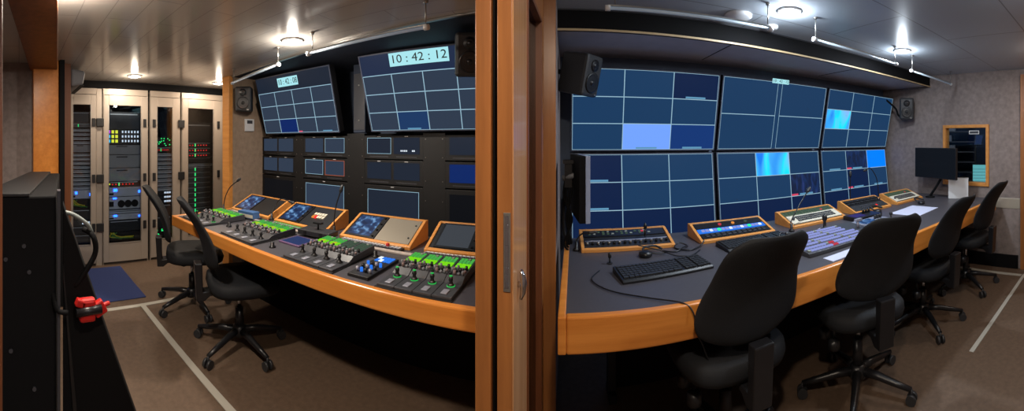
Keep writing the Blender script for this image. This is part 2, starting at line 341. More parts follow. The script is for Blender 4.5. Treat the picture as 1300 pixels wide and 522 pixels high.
# left foreground doorway pieces (world axes)
struct('wall_near_left', MBx(-3.1, -3.0, -.5, .30, 0, 2.02), CARPET_WALL)
struct('trim_10', MBx(-3.0, -2.88, .29, .50, 0, 2.02), WOODX, bev=.004)
struct('trim_11', MB().prism([(-1.1, -.02, 1.945), (-1.1, .19, 1.945), (-2.95, .50, 1.945), (-2.95, .27, 1.945)], (0, 0, .10)), WOODD, bev=.003)
struct('trim_12', MB().bx(-2.95, -2.85, .505, .545, 0, 2.02), BLACKM)
struct('trim_13', MB().bx(-3.1, -2.98, .55, .625, 0, 2.02), WOODD, bev=.003)
struct('trim_14', MBx(-1.04, -.96, -.25, .013, 0, 2.02), WOODD, bev=.004)
# floor strips
struct('trim_15', MBx(2.1, 3.5, .86, .89, 0, .004), LINEW); struct('trim_16', MBx(3.44, 3.49, .9, 1.6, 0, .004), LINEW)
struct('trim_17', MBx(-2.775, -2.73, .5, 1.7, 0, .004), LINEW, 'L'); struct('trim_18', MBx(-2.73, -1.4, .978, 1.02, 0, .004), LINEW, 'L')
tag(link('floor_mat', MBx(-.4, .4, -.31, .31, 0, .008), MAT, None, (-3.28, .77, 0), room='L', bev=.003), 'plain navy blue floor mat lying before the equipment racks', 'mat')
# steel plate on the right wall
tag(link('wall_plate', MBx(-.004, .0, -.16, .16, -.055, .055), PLATE, None, (XW, 1.12, .69), bev=.002), 'brushed steel plate fixed low on the right wall beside the window', 'plate')

# ------------------------------------------------------------------ ceiling lamps
for i, (x, y, r, e, c) in enumerate(DOWN):
    z = ZR if r == 'R' else ZL
    lab = ['bright round downlight nearest the partition in the right room ceiling', 'bright round downlight near the far end of the right room ceiling', 'added unseen downlight behind the viewer over the right room aisle', 'added unseen downlight over the far right corner aisle',
           'bright round downlight above the left room desk', 'warm round downlight over the left racks beside the second rack door', 'warm round downlight over the racks beside the wooden wall end', 'added unseen downlight behind the viewer over the left room aisle', 'added unseen downlight right above the doorway'][i]
    t = thing('downlight', lab, 'ceiling light', (x, y, z), room=r, group='ceiling downlights')
    link('bezel', MB().lathe([(.075, 0), (.075, -.006), (.062, -.012), (.058, -.012)], n=24), WHITE, t)
    link('lens', MB().lathe([(.057, -.004), (.057, -.014), (.04, -.018), (.003, -.019)], n=20), LAMP, t)
for (x, y, lab, rr) in ((1.065, 1.87, 'large white disc cover on the right room ceiling above the first hanging tube', .085), (1.356, 1.93, 'small white ceiling disc at the joint of the hanging tubes', .045)):
    tag(link('ceiling_disc', MB().lathe([(rr, 0), (rr, -.012), (rr*.8, -.022), (.002, -.024)], n=28), WHITE, None, (x, y, ZR)), lab, 'ceiling disc')
def hang_tube(x0, x1, y0, y1, z, zc, room, lab, grp, rods):
    L = math.hypot(x1-x0, y1-y0); a = math.atan2(y1-y0, x1-x0)
    t = thing('hanging_tube_light', lab, 'tube light', (x0, y0, z), a, room, grp)
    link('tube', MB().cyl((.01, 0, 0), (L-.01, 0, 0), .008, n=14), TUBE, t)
    link('channel', MBx(0, L, -.008, .008, .008, .014), STEEL, t)
    for q in (0, L): link('end_cap', MB().cyl((q-.012, 0, 0), (q+.012, 0, 0), .014, n=14), WHITE, t)
    for q in rods: link('rod', MB().cyl((q*L, 0, .02), (q*L, 0, zc-z), .0035, n=8).cyl((q*L, 0, zc-z-.012), (q*L, 0, zc-z), .012, n=12), STEEL, t)
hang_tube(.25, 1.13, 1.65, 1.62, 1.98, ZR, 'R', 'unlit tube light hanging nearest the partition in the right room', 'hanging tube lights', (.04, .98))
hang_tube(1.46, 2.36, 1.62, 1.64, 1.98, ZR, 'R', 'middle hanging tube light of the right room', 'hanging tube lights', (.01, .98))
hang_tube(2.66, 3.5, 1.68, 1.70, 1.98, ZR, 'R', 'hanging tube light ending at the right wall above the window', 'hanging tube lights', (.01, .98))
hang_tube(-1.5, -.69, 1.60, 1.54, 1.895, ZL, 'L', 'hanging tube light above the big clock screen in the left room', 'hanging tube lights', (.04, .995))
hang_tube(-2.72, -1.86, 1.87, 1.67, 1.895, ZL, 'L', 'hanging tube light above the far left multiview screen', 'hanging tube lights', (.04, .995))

# ------------------------------------------------------------------ big screens
def multiview(lab, X0, X1, zb, zt, Yb, Yt, room, cols, rows, band=0.0, spec=None, base=S_R, split=False, clock=None, bandmat=None, caps=(), reds=()):
    w = X1-X0; tilt = math.atan2(Yb-Yt, zt-zb); h = math.hypot(zt-zb, Yb-Yt)
    t = thing('multiview_screen', lab, 'monitor', ((X0+X1)/2, Yb, zb), (tilt, 0, 0), room, 'multiview wall screens')
    link('housing', MBx(-w/2, w/2, .006, .07, 0, h), PLASTIC, t, bev=.003)
    b = .010
    link('bezel', MB().bx(-w/2, w/2, -.002, .006, 0, b).bx(-w/2, w/2, -.002, .006, h-b, h).bx(-w/2, -w/2+b, -.002, .006, b, h-b).bx(w/2-b, w/2, -.002, .006, b, h-b), BEZEL, t)
    mats = [base, S_LINE, S_CAP, S_RED, bandmat or base]; extra = {}
    for k, mm in (spec or {}).items():
        if mm not in mats: mats.append(mm)
        extra[k] = mats.index(mm)
    s = MB(); x0, x1, z0, z1 = -w/2+b, w/2-b, b, h-b; zt_ = z1-(z1-z0)*band
    lw = .006
    if band: s.add([(x0, 0, zt_), (x1, 0, zt_), (x1, 0, z1), (x0, 0, z1)], [(0, 1, 2, 3)], 4)
    blocks = [(x0, x1, cols)] if not split else [(x0, -.022, 1), (.022, x1, 1)]
    ci = 0
    if split: s.add([(-.022, 0, z0), (.022, 0, z0), (.022, 0, zt_), (-.022, 0, zt_)], [(0, 1, 2, 3)], 4)
    for bx0, bx1, nc in blocks:
        cw = (bx1-bx0)/nc; ch = (zt_-z0)/rows
        for c in range(nc):
            for r in range(rows):
                a0, a1 = bx0+c*cw, bx0+(c+1)*cw; q1, q0 = zt_-r*ch, zt_-(r+1)*ch
                s.add([(a0, 0, q0), (a1, 0, q0), (a1, 0, q1), (a0, 0, q1)], [(0, 1, 2, 3)], extra.get((r, ci+c), 0))
                if (r, ci+c) in caps: s.bx(a0+cw*.28, a0+cw*.72, -.0012, 0, q0+lw, q0+lw+ch*.07, 2)
                if (r, ci+c) in reds: s.bx(a0+lw, a0+cw*.22, -.0014, 0, q0+lw*.5, q0+lw+ch*.07, 3)
        for c in range(nc+1): xx = bx0+c*cw; s.bx(max(bx0, xx-lw/2), min(bx1, xx+lw/2), -.001, 0, z0, zt_, 1)
        for r in range(rows+1): zz = zt_-r*ch; s.bx(bx0, bx1, -.001, 0, max(z0, zz-lw/2), min(z1, zz+lw/2), 1)
        ci += nc
    link('screen', s, mats, t)
    if clock:
        s_, cx, cz, cw, chh = clock
        cf = link('clock_display', MBx(cx-cw/2, cx+cw/2, -.003, -.001, cz-chh/2, cz+chh/2), S_CLOCK, t)
        text_mesh(s_, chh*.86, INK, cf, (cx, -.0036, cz), sx=cw*.86/(chh*.86*4.1))
    return t
multiview('upper multiview screen beside the partition, nine tiles with one pale blue', .12, 1.275, 1.28, 1.885, 2.64, 2.52, 'R', 3, 3, spec={(2, 1): S_PALE, (2, 2): S_RM, (0, 2): S_RD}, caps=((0, 2), (2, 2), (2, 1)))
multiview('upper middle screen split in four large plain tiles under a small clock', 1.30, 2.44, 1.28, 1.885, 2.64, 2.52, 'R', 2, 2, split=True, clock=('10 : 42 : 12', 0, .615, .18, .04))
multiview('upper far multiview screen with a bright cyan tile, beside the right wall', 2.47, 3.57, 1.28, 1.885, 2.64, 2.52, 'R', 3, 3, spec={(1, 0): S_PIC})
multiview('lower multiview screen beside the partition showing dark empty tiles', .12, 1.27, .62, 1.262, 2.58, 2.65, 'R', 3, 3, spec={(0, 0): S_RD, (1, 0): S_RD, (2, 0): S_RD, (2, 1): S_RD, (2, 2): S_RD}, caps=((0, 0), (1, 0)))
multiview('lower middle multiview screen with a bright cyan picture tile', 1.30, 2.44, .62, 1.262, 2.58, 2.65, 'R', 3, 3, spec={(0, 1): S_PIC, (1, 2): S_TEX, (2, 0): S_RD, (2, 1): S_RD, (2, 2): S_RD}, caps=((1, 2),), reds=((1, 2),))
multiview('lower far multiview screen with a solid blue corner tile', 2.47, 3.57, .62, 1.262, 2.58, 2.65, 'R', 3, 3, spec={(0, 2): S_CYANBLUE, (0, 1): S_TEX, (1, 1): S_RD, (2, 0): S_RD, (2, 1): S_RD, (2, 2): S_RD}, caps=((0, 0), (0, 1), (1, 0), (1, 1), (1, 2)), reds=((0, 1), (1, 1)))
multiview('tilted multiview screen on the far left with clock reading 10:42:08', -2.87, -1.885, 1.43, 1.99, 2.40, 2.255, 'L', 4, 3, band=.27, base=S_L, spec={(2, 1): S_LB}, clock=('10 : 42 : 08', -.03, .50, .27, .085), bandmat=S_LD, caps=((2, 3),), reds=((2, 2),))
multiview('tilted multiview screen with large clock reading 10:42:12 by the left jamb', -1.56, -.53, 1.43, 2.0, 2.40, 2.21, 'L', 4, 3, band=.26, base=S_L, spec={(2, 1): S_LN}, clock=('10 : 42 : 12', -.02, .540, .46, .095), bandmat=emit('screen_band_slate', (34, 46, 72), 1), caps=((2, 1),))

# ------------------------------------------------------------------ frame behind the left screens and small rack monitors
YM = 2.46
secs = [(-3.0, -2.49), (-2.38, -1.85), (-1.67, -1.13), (-.95, -.42)]
mb = MB(); mb.bx(-3.0, -.3, YM+.02, YM+.05, .1, 1.42)
t = thing('monitor_rack', 'black floor-standing rack frame holding the small monitors of the left room', 'rack frame', (-1.65, YM, 0), room='L')
link('back_panel', MBx(-1.34, 1.38, .22, .25, .05, 1.42), BLACKM, t)
edges = [-3.0] + [v for s_ in secs for v in s_] + [-.3]
for i in range(1, 8, 2):
    a, b = edges[i+0 if i else 0], None
cols_ = [(-2.49, -2.38), (-1.85, -1.67), (-1.13, -.95), (-.42, -.3)]
for a, b in cols_:
    m_ = MB().bx(a+1.65, b+1.65, 0, .22, 0, 1.42)
    for z in (1.37, 1.23, 1.05, .9):
        for xx in (a+.02, b-.02): m_.cyl((xx+1.65, 0, z), (xx+1.65, -.003, z), .004, n=8, m=1)
    link('upright', m_, [BLACK, STEEL], t)
for (a, b) in secs: link('shelf', MBx(a+1.65, b+1.65, .02, .21, .05, .62), BLACK, t)
def rack_monitor(x0, x1, z0, z1, kind, lab, mats, marks=None):
    w, h = x1-x0, z1-z0
    t = thing('rack_monitor', lab, 'monitor', ((x0+x1)/2, YM, z0), (0, 0, 0), 'L', 'small rack monitors in the left room')
    link('housing', MBx(-w/2, w/2, 0, .1, 0, h), BLACK, t, bev=.002)
    if kind == 'pair': spans = [(-w/2+.03, -.012), (.012, w/2-.03)]
    else: spans = [(-w/2+.035, w/2-.035)]
    zb, zt = (.042, h-.018) if kind != 'big' else (.035, h-.035)
    for i, (a, b) in enumerate(spans):
        s = MBx(a, b, -.002, 0, zb, zt)
        e = .0035; q = mats[i][1]
        if q is not None: s.bx(a, b, -.0025, -.002, zt-e, zt, 1).bx(a, b, -.0025, -.002, zb, zb+e, 1).bx(a, a+e, -.0025, -.002, zb, zt, 1).bx(b-e, b, -.0025, -.002, zb, zt, 1)
        if marks and marks[i]:
            for k in range(4): s.bx(a+(b-a)*(.28+.07*k), a+(b-a)*(.32+.07*k), -.003, -.002, zb+.02, zb+.032, 2)
            for k in range(2): s.bx(a+(b-a)*(.72+.06*k), a+(b-a)*(.76+.06*k), -.003, -.002, zb+.02, zb+.032, 2)
        link('screen', s, [mats[i][0], q or S_L, L_WHITE], t)
        kk = MB()
        kk.bx(a+.025, b-.025, -.002, 0, .012, .024)
        for k in range(7): kk.bx(a+.03+k*(b-a-.06)/7, a+.04+k*(b-a-.06)/7, -.004, 0, .014, .022)
        link('button_row', kk, GREYD, t)
        link('tally_lamp', MBx((a+b)/2-.015, (a+b)/2+.015, -.003, 0, h-.011, h-.006), WHITE, t)
    return t
LNS, LNO = S_LINE, S_ORANGE
cn = ['leftmost column', 'second column', 'third column', 'column next to the wooden jamb']
pal = {(0, 0): [(S_L, None), (S_L, None)], (0, 1): [(S_L, None), (S_L, None)], (1, 0): [(S_L, None), (S_L, LNS)], (1, 1): [(S_L, LNS), (S_L, LNO)],
       (2, 0): [(S_LD, LNS), (S_LD, None)], (2, 1): [(S_LD, None), (S_LD, None)]}
for c, (a, b) in enumerate(secs):
    for r, (z0, z1) in enumerate(((1.21, 1.40), (1.005, 1.20), (.63, .995))):
        rn = ['top row', 'middle row', 'bottom row'][r]
        if r < 2 and c < 3: rack_monitor(a, b, z0, z1, 'pair', 'twin small rack monitor, %s of the %s' % (rn, cn[c]), pal[(c, r)], marks=[False, True] if (c, r) == (2, 0) else None)
        elif r < 2: rack_monitor(a, b, z0, z1, 'one', 'wide dark blue rack monitor, %s of the %s' % (rn, cn[c]), [(S_LD if r == 0 else S_LB, None)])
        else: rack_monitor(a, b, z0, z1, 'big', '%s rack monitor, bottom row of the %s' % (['dark', 'slate blue', 'slate blue', 'black'][c], cn[c]), [[(S_BLK, None)], [(S_L, LNS)], [(S_LD, LNS)], [(S_BLK, None)]][c])
# mounting column between the two tilted screens
tag(link('screen_mount', MB().bx(-.06, .06, 0, .2, 0, .58).bx(-.055, .055, -.004, 0, .02, .5, 1).cyl((0, -.004, .1), (0, -.01, .1), .006, m=2).cyl((0, -.004, .4), (0, -.01, .4), .006, m=2), [NAVY, GREYD, STEEL], None, (-1.73, 2.47, 1.43), room='L', bev=.002), 'dark steel mounting column between the two tilted left screens', 'mount')

# ------------------------------------------------------------------ speakers
def speaker(loc, yaw, tilt, lab, room, h=.25, w=.165, d=.2, bracket=None, glow=None):
    t = thing('loudspeaker', lab, 'loudspeaker', loc, (tilt, 0, yaw), room, 'wall loudspeakers')
    link('cabinet', MBx(-w/2, w/2, 0, d, 0, h), PLASTICG, t, bev=.018)
    link('woofer', MB().lathe([(.062, -.002), (.062, -.006), (.05, -.004), (.018, .0), (.016, -.006), (.004, -.009)], (0, 0, .085), 'y', 24), PLASTIC, t, rot=(0, 0, 0))
    link('tweeter', MB().lathe([(.036, -.002), (.036, -.005), (.016, -.001), (.014, -.005), (.003, -.007)], (0, 0, h-.062), 'y', 20), PLASTIC, t)
    link('badge', MBx(.04, .06, -.002, 0, .012, .02), STEEL, t)
    if bracket:
        link('bracket', MB().box(((bracket[0])/2, d/2+bracket[1]/2, h/2+bracket[2]/2), (abs(bracket[0])+.03, abs(bracket[1])+.03, abs(bracket[2])+.03)), BLACK, t)
    return t
speaker((.21, 2.13, 1.62), .85, .22, 'loudspeaker high beside the partition in the right room', 'R', bracket=(0, .25, .0))
speaker((3.47, 2.26, 1.61), -1.0, .1, 'loudspeaker on the right wall beyond the far screens', 'R', bracket=(-.0, .18, 0))
speaker((-2.87, 2.10, 1.655), .8, .05, 'loudspeaker on the beige wall beside the far left screen', 'L', bracket=(0, .16, 0))
speaker((-.60, 1.94, 1.72), .35, .2, 'loudspeaker partly hidden by the left wooden jamb', 'L', bracket=(0, .2, .1))
def cable(name, pts, r, mat, lab, room='R', cat='cable', origin=None):
    o = Vector(origin or pts[0]); mb = MB().tube([Vector(p)-o for p in pts], r)
    return tag(link(name, mb, mat, None, tuple(o), room=room), lab, cat)
cable('speaker_cable', [(3.42, 2.56, 1.88), (3.5, 2.45, 1.76), (3.52, 2.42, 1.68), (3.54, 2.40, 1.65)], .012, BLACKM, 'black cable curving from the far screens to the right wall loudspeaker')
cable('speaker_cable', [(-2.95, 2.34, 1.76), (-2.95, 2.38, 1.66), (-2.93, 2.42, 1.5), (-2.9, 2.44, 1.42)], .008, BLACKM, 'pair of black cables running down beside the far left screen', 'L')
t = thing('thermostat', 'small white wall control panel under the left wall loudspeaker', 'control panel', (-2.999, 2.27, 1.46), (0, 0, PI/2), 'L')
link('case', MBx(-.06, .06, -.02, 0, 0, .13), WHITE, t, bev=.004); link('display', MBx(-.035, .035, -.022, -.02, .08, .115), GREYD, t)

# ------------------------------------------------------------------ desks
def desk(room, plan, zf, lab, wood_sides, panel):
    """plan: front-left, front-right, back-right, back-left corners"""
    fl, fr, br, bl = [Vector(p+(0,)) for p in plan]
    t = thing('control_desk', lab, 'desk', ((fl.x+fr.x)/2, (fl.y+fr.y)/2, 0), room=room)
    o = Vector(((fl.x+fr.x)/2, (fl.y+fr.y)/2, 0)); zt = .75
    fl, fr, br, bl = fl-o, fr-o, br-o, bl-o
    up = lambda p, z: (p.x, p.y, z)
    link('worktop', MB().prism([up(fl, zt-.03), up(fr, zt-.03), up(br, zt-.03), up(bl, zt-.03)], (0, 0, .03)), DESKTOP, t)
    e = Vector((0, -.035, 0)); g = .0
    m_ = MB().prism([up(fl+e, zf), up(fr+e, zf), up(fr, zf), up(fl, zf)], (0, 0, zt-zf+.004)); link('front_edge', m_, WOODX, t, bev=.007)
    if 'l' in wood_sides: link('side_edge', MB().prism([up(fl+e, zf), up(fl, zf), up(bl, zf), up(bl+Vector((-.03, 0, 0)), zf), up(fl+e+Vector((-.03, 0, 0)), zf)], (0, 0, zt-zf+.004)), WOODX, t, bev=.005)
    if 'r' in wood_sides: link('side_edge', MB().prism([up(fr+e, zf), up(fr, zf), up(br, zf), up(br+Vector((.03, 0, 0)), zf), up(fr+e+Vector((.03, 0, 0)), zf)], (0, 0, zt-zf+.004)), WOODX, t, bev=.005)
    for (a, b) in panel:
        link('rear_panel', MB().bx(a-o.x, b-o.x, .68, .71, 0, zt-.03), BLACKM, t)
    for xx in [p[0] for p in panel]+[panel[-1][1]]:
        link('leg', MB().bx(xx-o.x-.02, xx-o.x+.02, .56, .68, .0, .04).bx(xx-o.x-.02, xx-o.x+.02, .60, .66, .04, zt-.03), BLACK, t)
    return t
dk = desk('R', [(.04, 1.235), (3.56, 1.235), (3.56, 2.2), (.095, 2.2)], .625, 'long charcoal-topped control desk with orange wooden edge in the right room', 'l', [(.3, 1.9), (1.95, 3.5)])
link('cable_tray', MB().bx(-.1, .12, -.05, -.034, -.10, -.0, 0).cyl((-.05, -.05, -.05), (-.05, -.055, -.05), .012, n=12, m=1).cyl((.04, -.05, -.05), (.04, -.055, -.05), .012, n=12, m=1), [BLACK, GREYD], dk, (-.34, .0, .735))
dl = desk('L', [(-2.58, 1.235), (-.30, 1.235), (-.365, 2.05), (-2.62, 2.05)], .672, 'long charcoal-topped control desk with orange wooden edge in the left room', 'l', [(-2.5, -.45)])
# ------------------------------------------------------------------ wooden console boxes
def console(x, y, w, room, lab, zb, depth, build, group):
    """slanted box: wooden cheeks, top strip and lip; build(t, L) puts the panels on the slope. Slope local axes: X along, s up the slope"""
    t = thing('console_box', lab, 'console', (x, y, .75), room=room, group=group)
    zf = .018; th = .018
    for sx in (0, w-th):
        link('cheek', MB().prism([(sx, 0, 0), (sx, depth, 0), (sx, depth, zb), (sx, depth-.03, zb), (sx, 0, zf)], (th, 0, 0)), CONW, t, bev=.002)
    link('top_strip', MB().bx(th, w-th, depth-.03, depth, 0, zb), CONW, t, bev=.002)
    link('lip', MB().prism([(th, 0, 0), (th, .018, 0), (th, .018, zf+(.018)*(zb-zf)/(depth-.03)), (th, 0, zf)], (w-2*th, 0, 0)), CONW, t, bev=.002)
    ang = math.atan2(zb-zf, depth-.03); L = math.hypot(zb-zf, depth-.03)
    face = bpy.data.objects.new('face', None)
    fp = link('face', MBx(th, w-th, .019, L, -.022, -.006), CONDARK, t, (0, 0, zf), (ang, 0, 0))
    build(fp, th+.006, w-th-.006, .024, L-.006)
    return t
def keyrow(mb, x0, x1, s0, s1, nx, ny, m, gap=.25, z=-.006, hz=.006, pick=None):
    cw, ch = (x1-x0)/nx, (s1-s0)/ny
    for i in range(nx):
        for j in range(ny):
            mm = pick(i, j) if pick else m
            if mm is None: continue
            mb.bx(x0+(i+gap/2)*cw, x0+(i+1-gap/2)*cw, s0+(j+gap/2)*ch, s0+(j+1-gap/2)*ch, z, z+hz, mm)
    return mb
def b_audio(t, x0, x1, s0, s1):      # two rows of knobs and small lit windows
    m_ = MB().bx(x0, x1, s0+(s1-s0)*.62, s1, -.006, -.001, 0)
    keyrow(m_, x0+.02, x1-.08, s0+(s1-s0)*.70, s1-.008, 14, 2, 1, .5, -.001, .003, pick=lambda i, j: [1, 2, None, 3][(i*7+j*3) % 4])
    m_.bx(x1-.14, x1-.125, s1-.03, s1-.018, -.001, .003, 4)
    link('meter_panel', m_, [PLASTIC, L_MUTE, L_MUTE, L_OFF, K_RED], t)
    link('label_strip', MBx(x0, x1, s0+.058, s0+.066, -.006, -.002), SILVER, t)
    k = MB()
    for i in range(16): k.cyl((x0+.012+i*(x1-x0-.024)/15, s0+.034, -.006), (x0+.012+i*(x1-x0-.024)/15, s0+.034, .010), .009, .007, 10, i % 2)
    link('knob_row', k, [STEEL, PLASTIC], t)
def b_blue(t, x0, x1, s0, s1):
    h = s1-s0
    link('key_strip', keyrow(MB().bx(x0, x1, s0+h*.36, s0+h*.62, -.006, -.002, 0), x0+.02, x1-.02, s0+h*.40, s0+h*.58, 16, 1, 1, .3, -.002, .004, pick=lambda i, j: [1, 1, 2, 1, 3, 1, 1, 2][i % 8]), [L_BLUES, L_LAV, L_WHITE, L_GREEN], t)
    m_ = MB().bx(x0, x1, s0+h*.66, s1, -.006, -.002, 0)
    for i, c in ((.36, 1), (.56, 2), (.76, 3)): m_.cyl((x0+(x1-x0)*i, s0+h*.82, -.002), (x0+(x1-x0)*i, s0+h*.82, .004), .011, m=c)
    m_.bx(x0, x1, s1-.006, s1-.001, -.002, .002, 4)
    link('dial_panel', m_, [PLASTIC, K_RED, L_OR, L_MUTE, STEEL], t)
    link('lower_panel', keyrow(MB().bx(x0, x1, s0, s0+h*.32, -.006, -.002, 0), x0+.02, x1-.02, s0+.008, s0+h*.28, 12, 2, 1, .4, -.002, .004), [PLASTIC, GREYD], t)
def b_cream(t, x0, x1, s0, s1):
    h = s1-s0
    m_ = MB().bx(x0, x1, s0+h*.02, s0+h*.60, -.006, .004, 0); keyrow(m_, x0+.06, x1-.05, s0+h*.12, s0+h*.52, 20, 3, 1, .3, .004, .004)
    m_.cyl((x0+.03, s0+h*.3, .004), (x0+.03, s0+h*.3, .02), .01, m=1)
    link('cream_keypad', m_, [CREAM, GREYD], t)
    m_ = MB().bx(x0, x1, s0+h*.66, s1, -.006, -.002, 0); keyrow(m_, x0+.01, x1-.01, s0+h*.72, s1-.004, 16, 2, 1, .35, -.002, .003, pick=lambda i, j: 2 if (i, j) == (12, 0) else 1)
    link('display_row', m_, [flat('olive_panel', (70, 84, 62), .5), L_MUTE, K_RED], t)
def b_dark(t, x0, x1, s0, s1):
    h = s1-s0; m_ = MB().bx(x0, x1, s0+h*.5, s1, -.006, -.002, 0)
    for i in range(18): m_.cyl((x0+.02+i*.025, s0+h*.8, -.002), (x0+.02+i*.025, s0+h*.8, .012), .007, .005, 8, 1); m_.cyl((x0+.02+i*.025, s0+h*.62, -.002), (x0+.02+i*.025, s0+h*.62, .01), .006, .005, 8, 1)
    link('knob_panel', m_, [PLASTIC, PLASTICG], t)
    m_ = MB().bx(x0, x1, s0, s0+h*.46, -.006, 0, 0); keyrow(m_, x0+.1, x1-.1, s0+h*.1, s0+h*.38, 10, 2, 0, .3, 0, .003, pick=lambda i, j: 2 if (i, j) == (8, 0) else 1)
    link('key_panel', m_, [PLASTICG, GREYD, L_RED], t)
GR = 'wooden console boxes on the right desk'
console(.145, 1.90, .53, 'R', 'wooden console box nearest the partition with a knob row', .075, .22, b_audio, GR)
console(.83, 1.89, .53, 'R', 'wooden console box with a glowing blue key strip', .078, .22, b_blue, GR)
console(1.51, 1.89, .53, 'R', 'wooden console box with cream keypad and red lit display, behind the switcher', .085, .22, b_cream, GR)
console(2.17, 1.90, .49, 'R', 'wooden console box with dark knob panel, fourth from the partition', .09, .22, b_dark, GR)
console(2.76, 1.90, .47, 'R', 'farthest wooden console box with cream keypad beside the black monitor', .09, .22, b_cream, GR)
def touch(t, x0, x1, s0, s1, mat=S_MAP, knobs=True):
    m_ = MB().bx(x0, x1, s0, s1, -.006, .0, 0).bx(x0+.012, x1-(.035 if knobs else .01), s0+.014, s1-.012, 0, .001, 1)
    if knobs:
        for k in range(4): m_.cyl((x1-.017, s0+.02+k*(s1-s0-.04)/3, 0), (x1-.017, s0+.02+k*(s1-s0-.04)/3, .010), .007, n=10, m=0)
    link('touch_display', m_, [PLASTIC, mat], t)
def b_l3(t, x0, x1, s0, s1):
    mid = x0+(x1-x0)*.48; touch(t, x0, mid, s0, s1)
    m_ = MB().bx(mid+.005, x1, s0, s1, -.006, -.003, 0)
    for z in (s0+.05, s1-.05): m_.cyl((x1-.02, z, -.003), (x1-.02, z, 0), .006, n=8, m=1)
    link('blank_plate', m_, [BLANK, BLACK], t)
def b_l4(t, x0, x1, s0, s1):
    touch(t, x0+.02, x0+(x1-x0)*.62, s0+.005, s1, emit('screen_grey_lcd', (62, 66, 72), 1.0)); link('blank_plate', MBx(x0+(x1-x0)*.64, x1, s0, s1, -.006, -.003), GREYD, t)
def b_l2(t, x0, x1, s0, s1):
    mid = x0+(x1-x0)*.45; touch(t, x0, mid, s0, s1)
    m_ = MB().bx(mid+.01, x1, s0, s1, -.006, -.002, 0)
    keyrow(m_, mid+.06, x1-.08, s0+.08, s1-.07, 5, 2, 1, .2, -.002, .008, pick=lambda i, j: [2, 3, 1, 1, 1][i] if j == 0 else 1)
    link('key_panel', m_, [CONDARK, CREAM, L_OR, L_RED], t)
def b_l1(t, x0, x1, s0, s1):
    mid = x0+(x1-x0)*.45; touch(t, x0, mid, s0, s1, knobs=False); link('blank_plate', MBx(mid+.01, x1, s0, s1, -.006, -.002), CONDARK, t)
GL = 'wooden console boxes on the left desk'
console(-2.58, 1.76, .50, 'L', 'farthest wooden console box on the left desk, touch screen and bare face', .12, .25, b_l1, GL)
console(-2.0, 1.75, .51, 'L', 'left desk console box with touch screen and cream and orange keys', .12, .25, b_l2, GL)
console(-1.37, 1.74, .49, 'L', 'left desk console box with touch screen and beige blank plate', .12, .25, b_l3, GL)
console(-.80, 1.75, .45, 'L', 'left desk console box with grey display next to the wooden jamb', .12, .25, b_l4, GL)
# silver rail and key strips on the left desk
tag(link('desk_rail', MBx(-1.12, 1.04, -.014, .014, 0, .012), flat('pale_rail', (196, 184, 176), .4, metal=.2), None, (-1.4, 1.665, .75), room='L', bev=.003), 'long thin silver rail running across the left desk', 'rail')
for i, (x, w, lab) in enumerate(((-1.96, .42, 'mint lit key strip in front of the second console box'), (-1.33, .42, 'black and white key strip before the beige-plated console box'), (-.78, .42, 'silver key strip before the grey display console box'), (-2.52, .4, 'pale key strip before the farthest left console box'))):
    m_ = MB().bx(0, w, 0, .048, 0, .014, 0); keyrow(m_, .01, w-.01, .006, .042, 18, 2, 1, .25, .014, .004, pick=(lambda i, j: 3 if j else 2) if i == 0 else (lambda i, j: 1 if j else 2))
    if i == 1: m_.ball((w*.78, .024, .024), .012, 4)
    tag(link('key_strip', m_, [[GREYD, L_WHITE, L_OFF, L_MINT, RED], [PLASTIC, WHITE, SILVER, L_MINT, RED], [SILVER, WHITE, GREYD, L_MINT, RED], [GREYD, CREAM, L_OFF, L_MINT, RED]][i], None, (x, 1.684, .75), room='L'), lab, 'key strip', 'key strips on the left desk')

# ------------------------------------------------------------------ camera control panels
def make_rcp(style):
    t = thing('camera_control_panel', 'x', 'control panel', (0, 0, 0), room='L')
    w, D = .080, .36
    link('body', MB().bx(0, w, 0, D, 0, .010).prism([(0, .13, .01), (0, D, .01), (0, D, .040), (0, .17, .030)], (w, 0, 0)), GREYD, t, bev=.0015)
    sl = math.atan2(.010, D-.17)
    m_ = MB()
    def zz(y): return .030+(y-.17)*.010/(D-.17)
    main = {'g': 0, 'd': 1, 'm': 2}[style]
    for j in range(3):
        for i in range(4):
            x = .008+i*.017; y = .296+j*.020
            m_.bx(x, x+.012, y, y+.013, zz(y), zz(y)+.005, 4 if (i*5+j*3) % 7 == 2 else (0 if style != 'm' else 2))
    for j in range(2):
        for i in range(3): x = .008+i*.0225; y = .250+j*.021; m_.bx(x, x+.019, y, y+.016, zz(y), zz(y)+.005, {'g': 1, 'd': (1 if i != 1 else 5), 'm': 3}[style])
    link('lit_keys', m_, [L_MINT, L_LIME, L_MUTE, L_MUTE, L_OFF, L_YEL2], t)
    k = MB()
    for j in range(3):
        for i in range(4): x = .012+i*.0187; y = .176+j*.026; k.cyl((x, y, zz(y)), (x, y, zz(y)+(.018 if (i+j) % 2 else .009)), .0068, .006, 8, (0, 1, 2, 0, 1)[(i*2+j) % 5])
    link('dials', k, [PLASTIC, GREYP, flat('dial_warm_grey', (132, 112, 112), .5)], t)
    link('joystick', MB().lathe([(.014, .010), (.016, .014), (.010, .018), (.007, .03), (.010, .036), (.009, .048), (.003, .05)], (.04, .105, 0), n=14, m=0).lathe([(.0175, .010), (.0175, .013), (.015, .0135)], (.04, .105, 0), n=16, m=1).lathe([(.007, .0495), (.007, .0515), (.002, .052)], (.04, .105, 0), n=12, m=1), [PLASTIC, L_GREEN2 if style == 'g' else PLASTICG], t)
    link('finger_plate', MB().bx(.027, .053, .02, .062, .010, .014), SILVER, t, bev=.003)
    return t
protos = {}
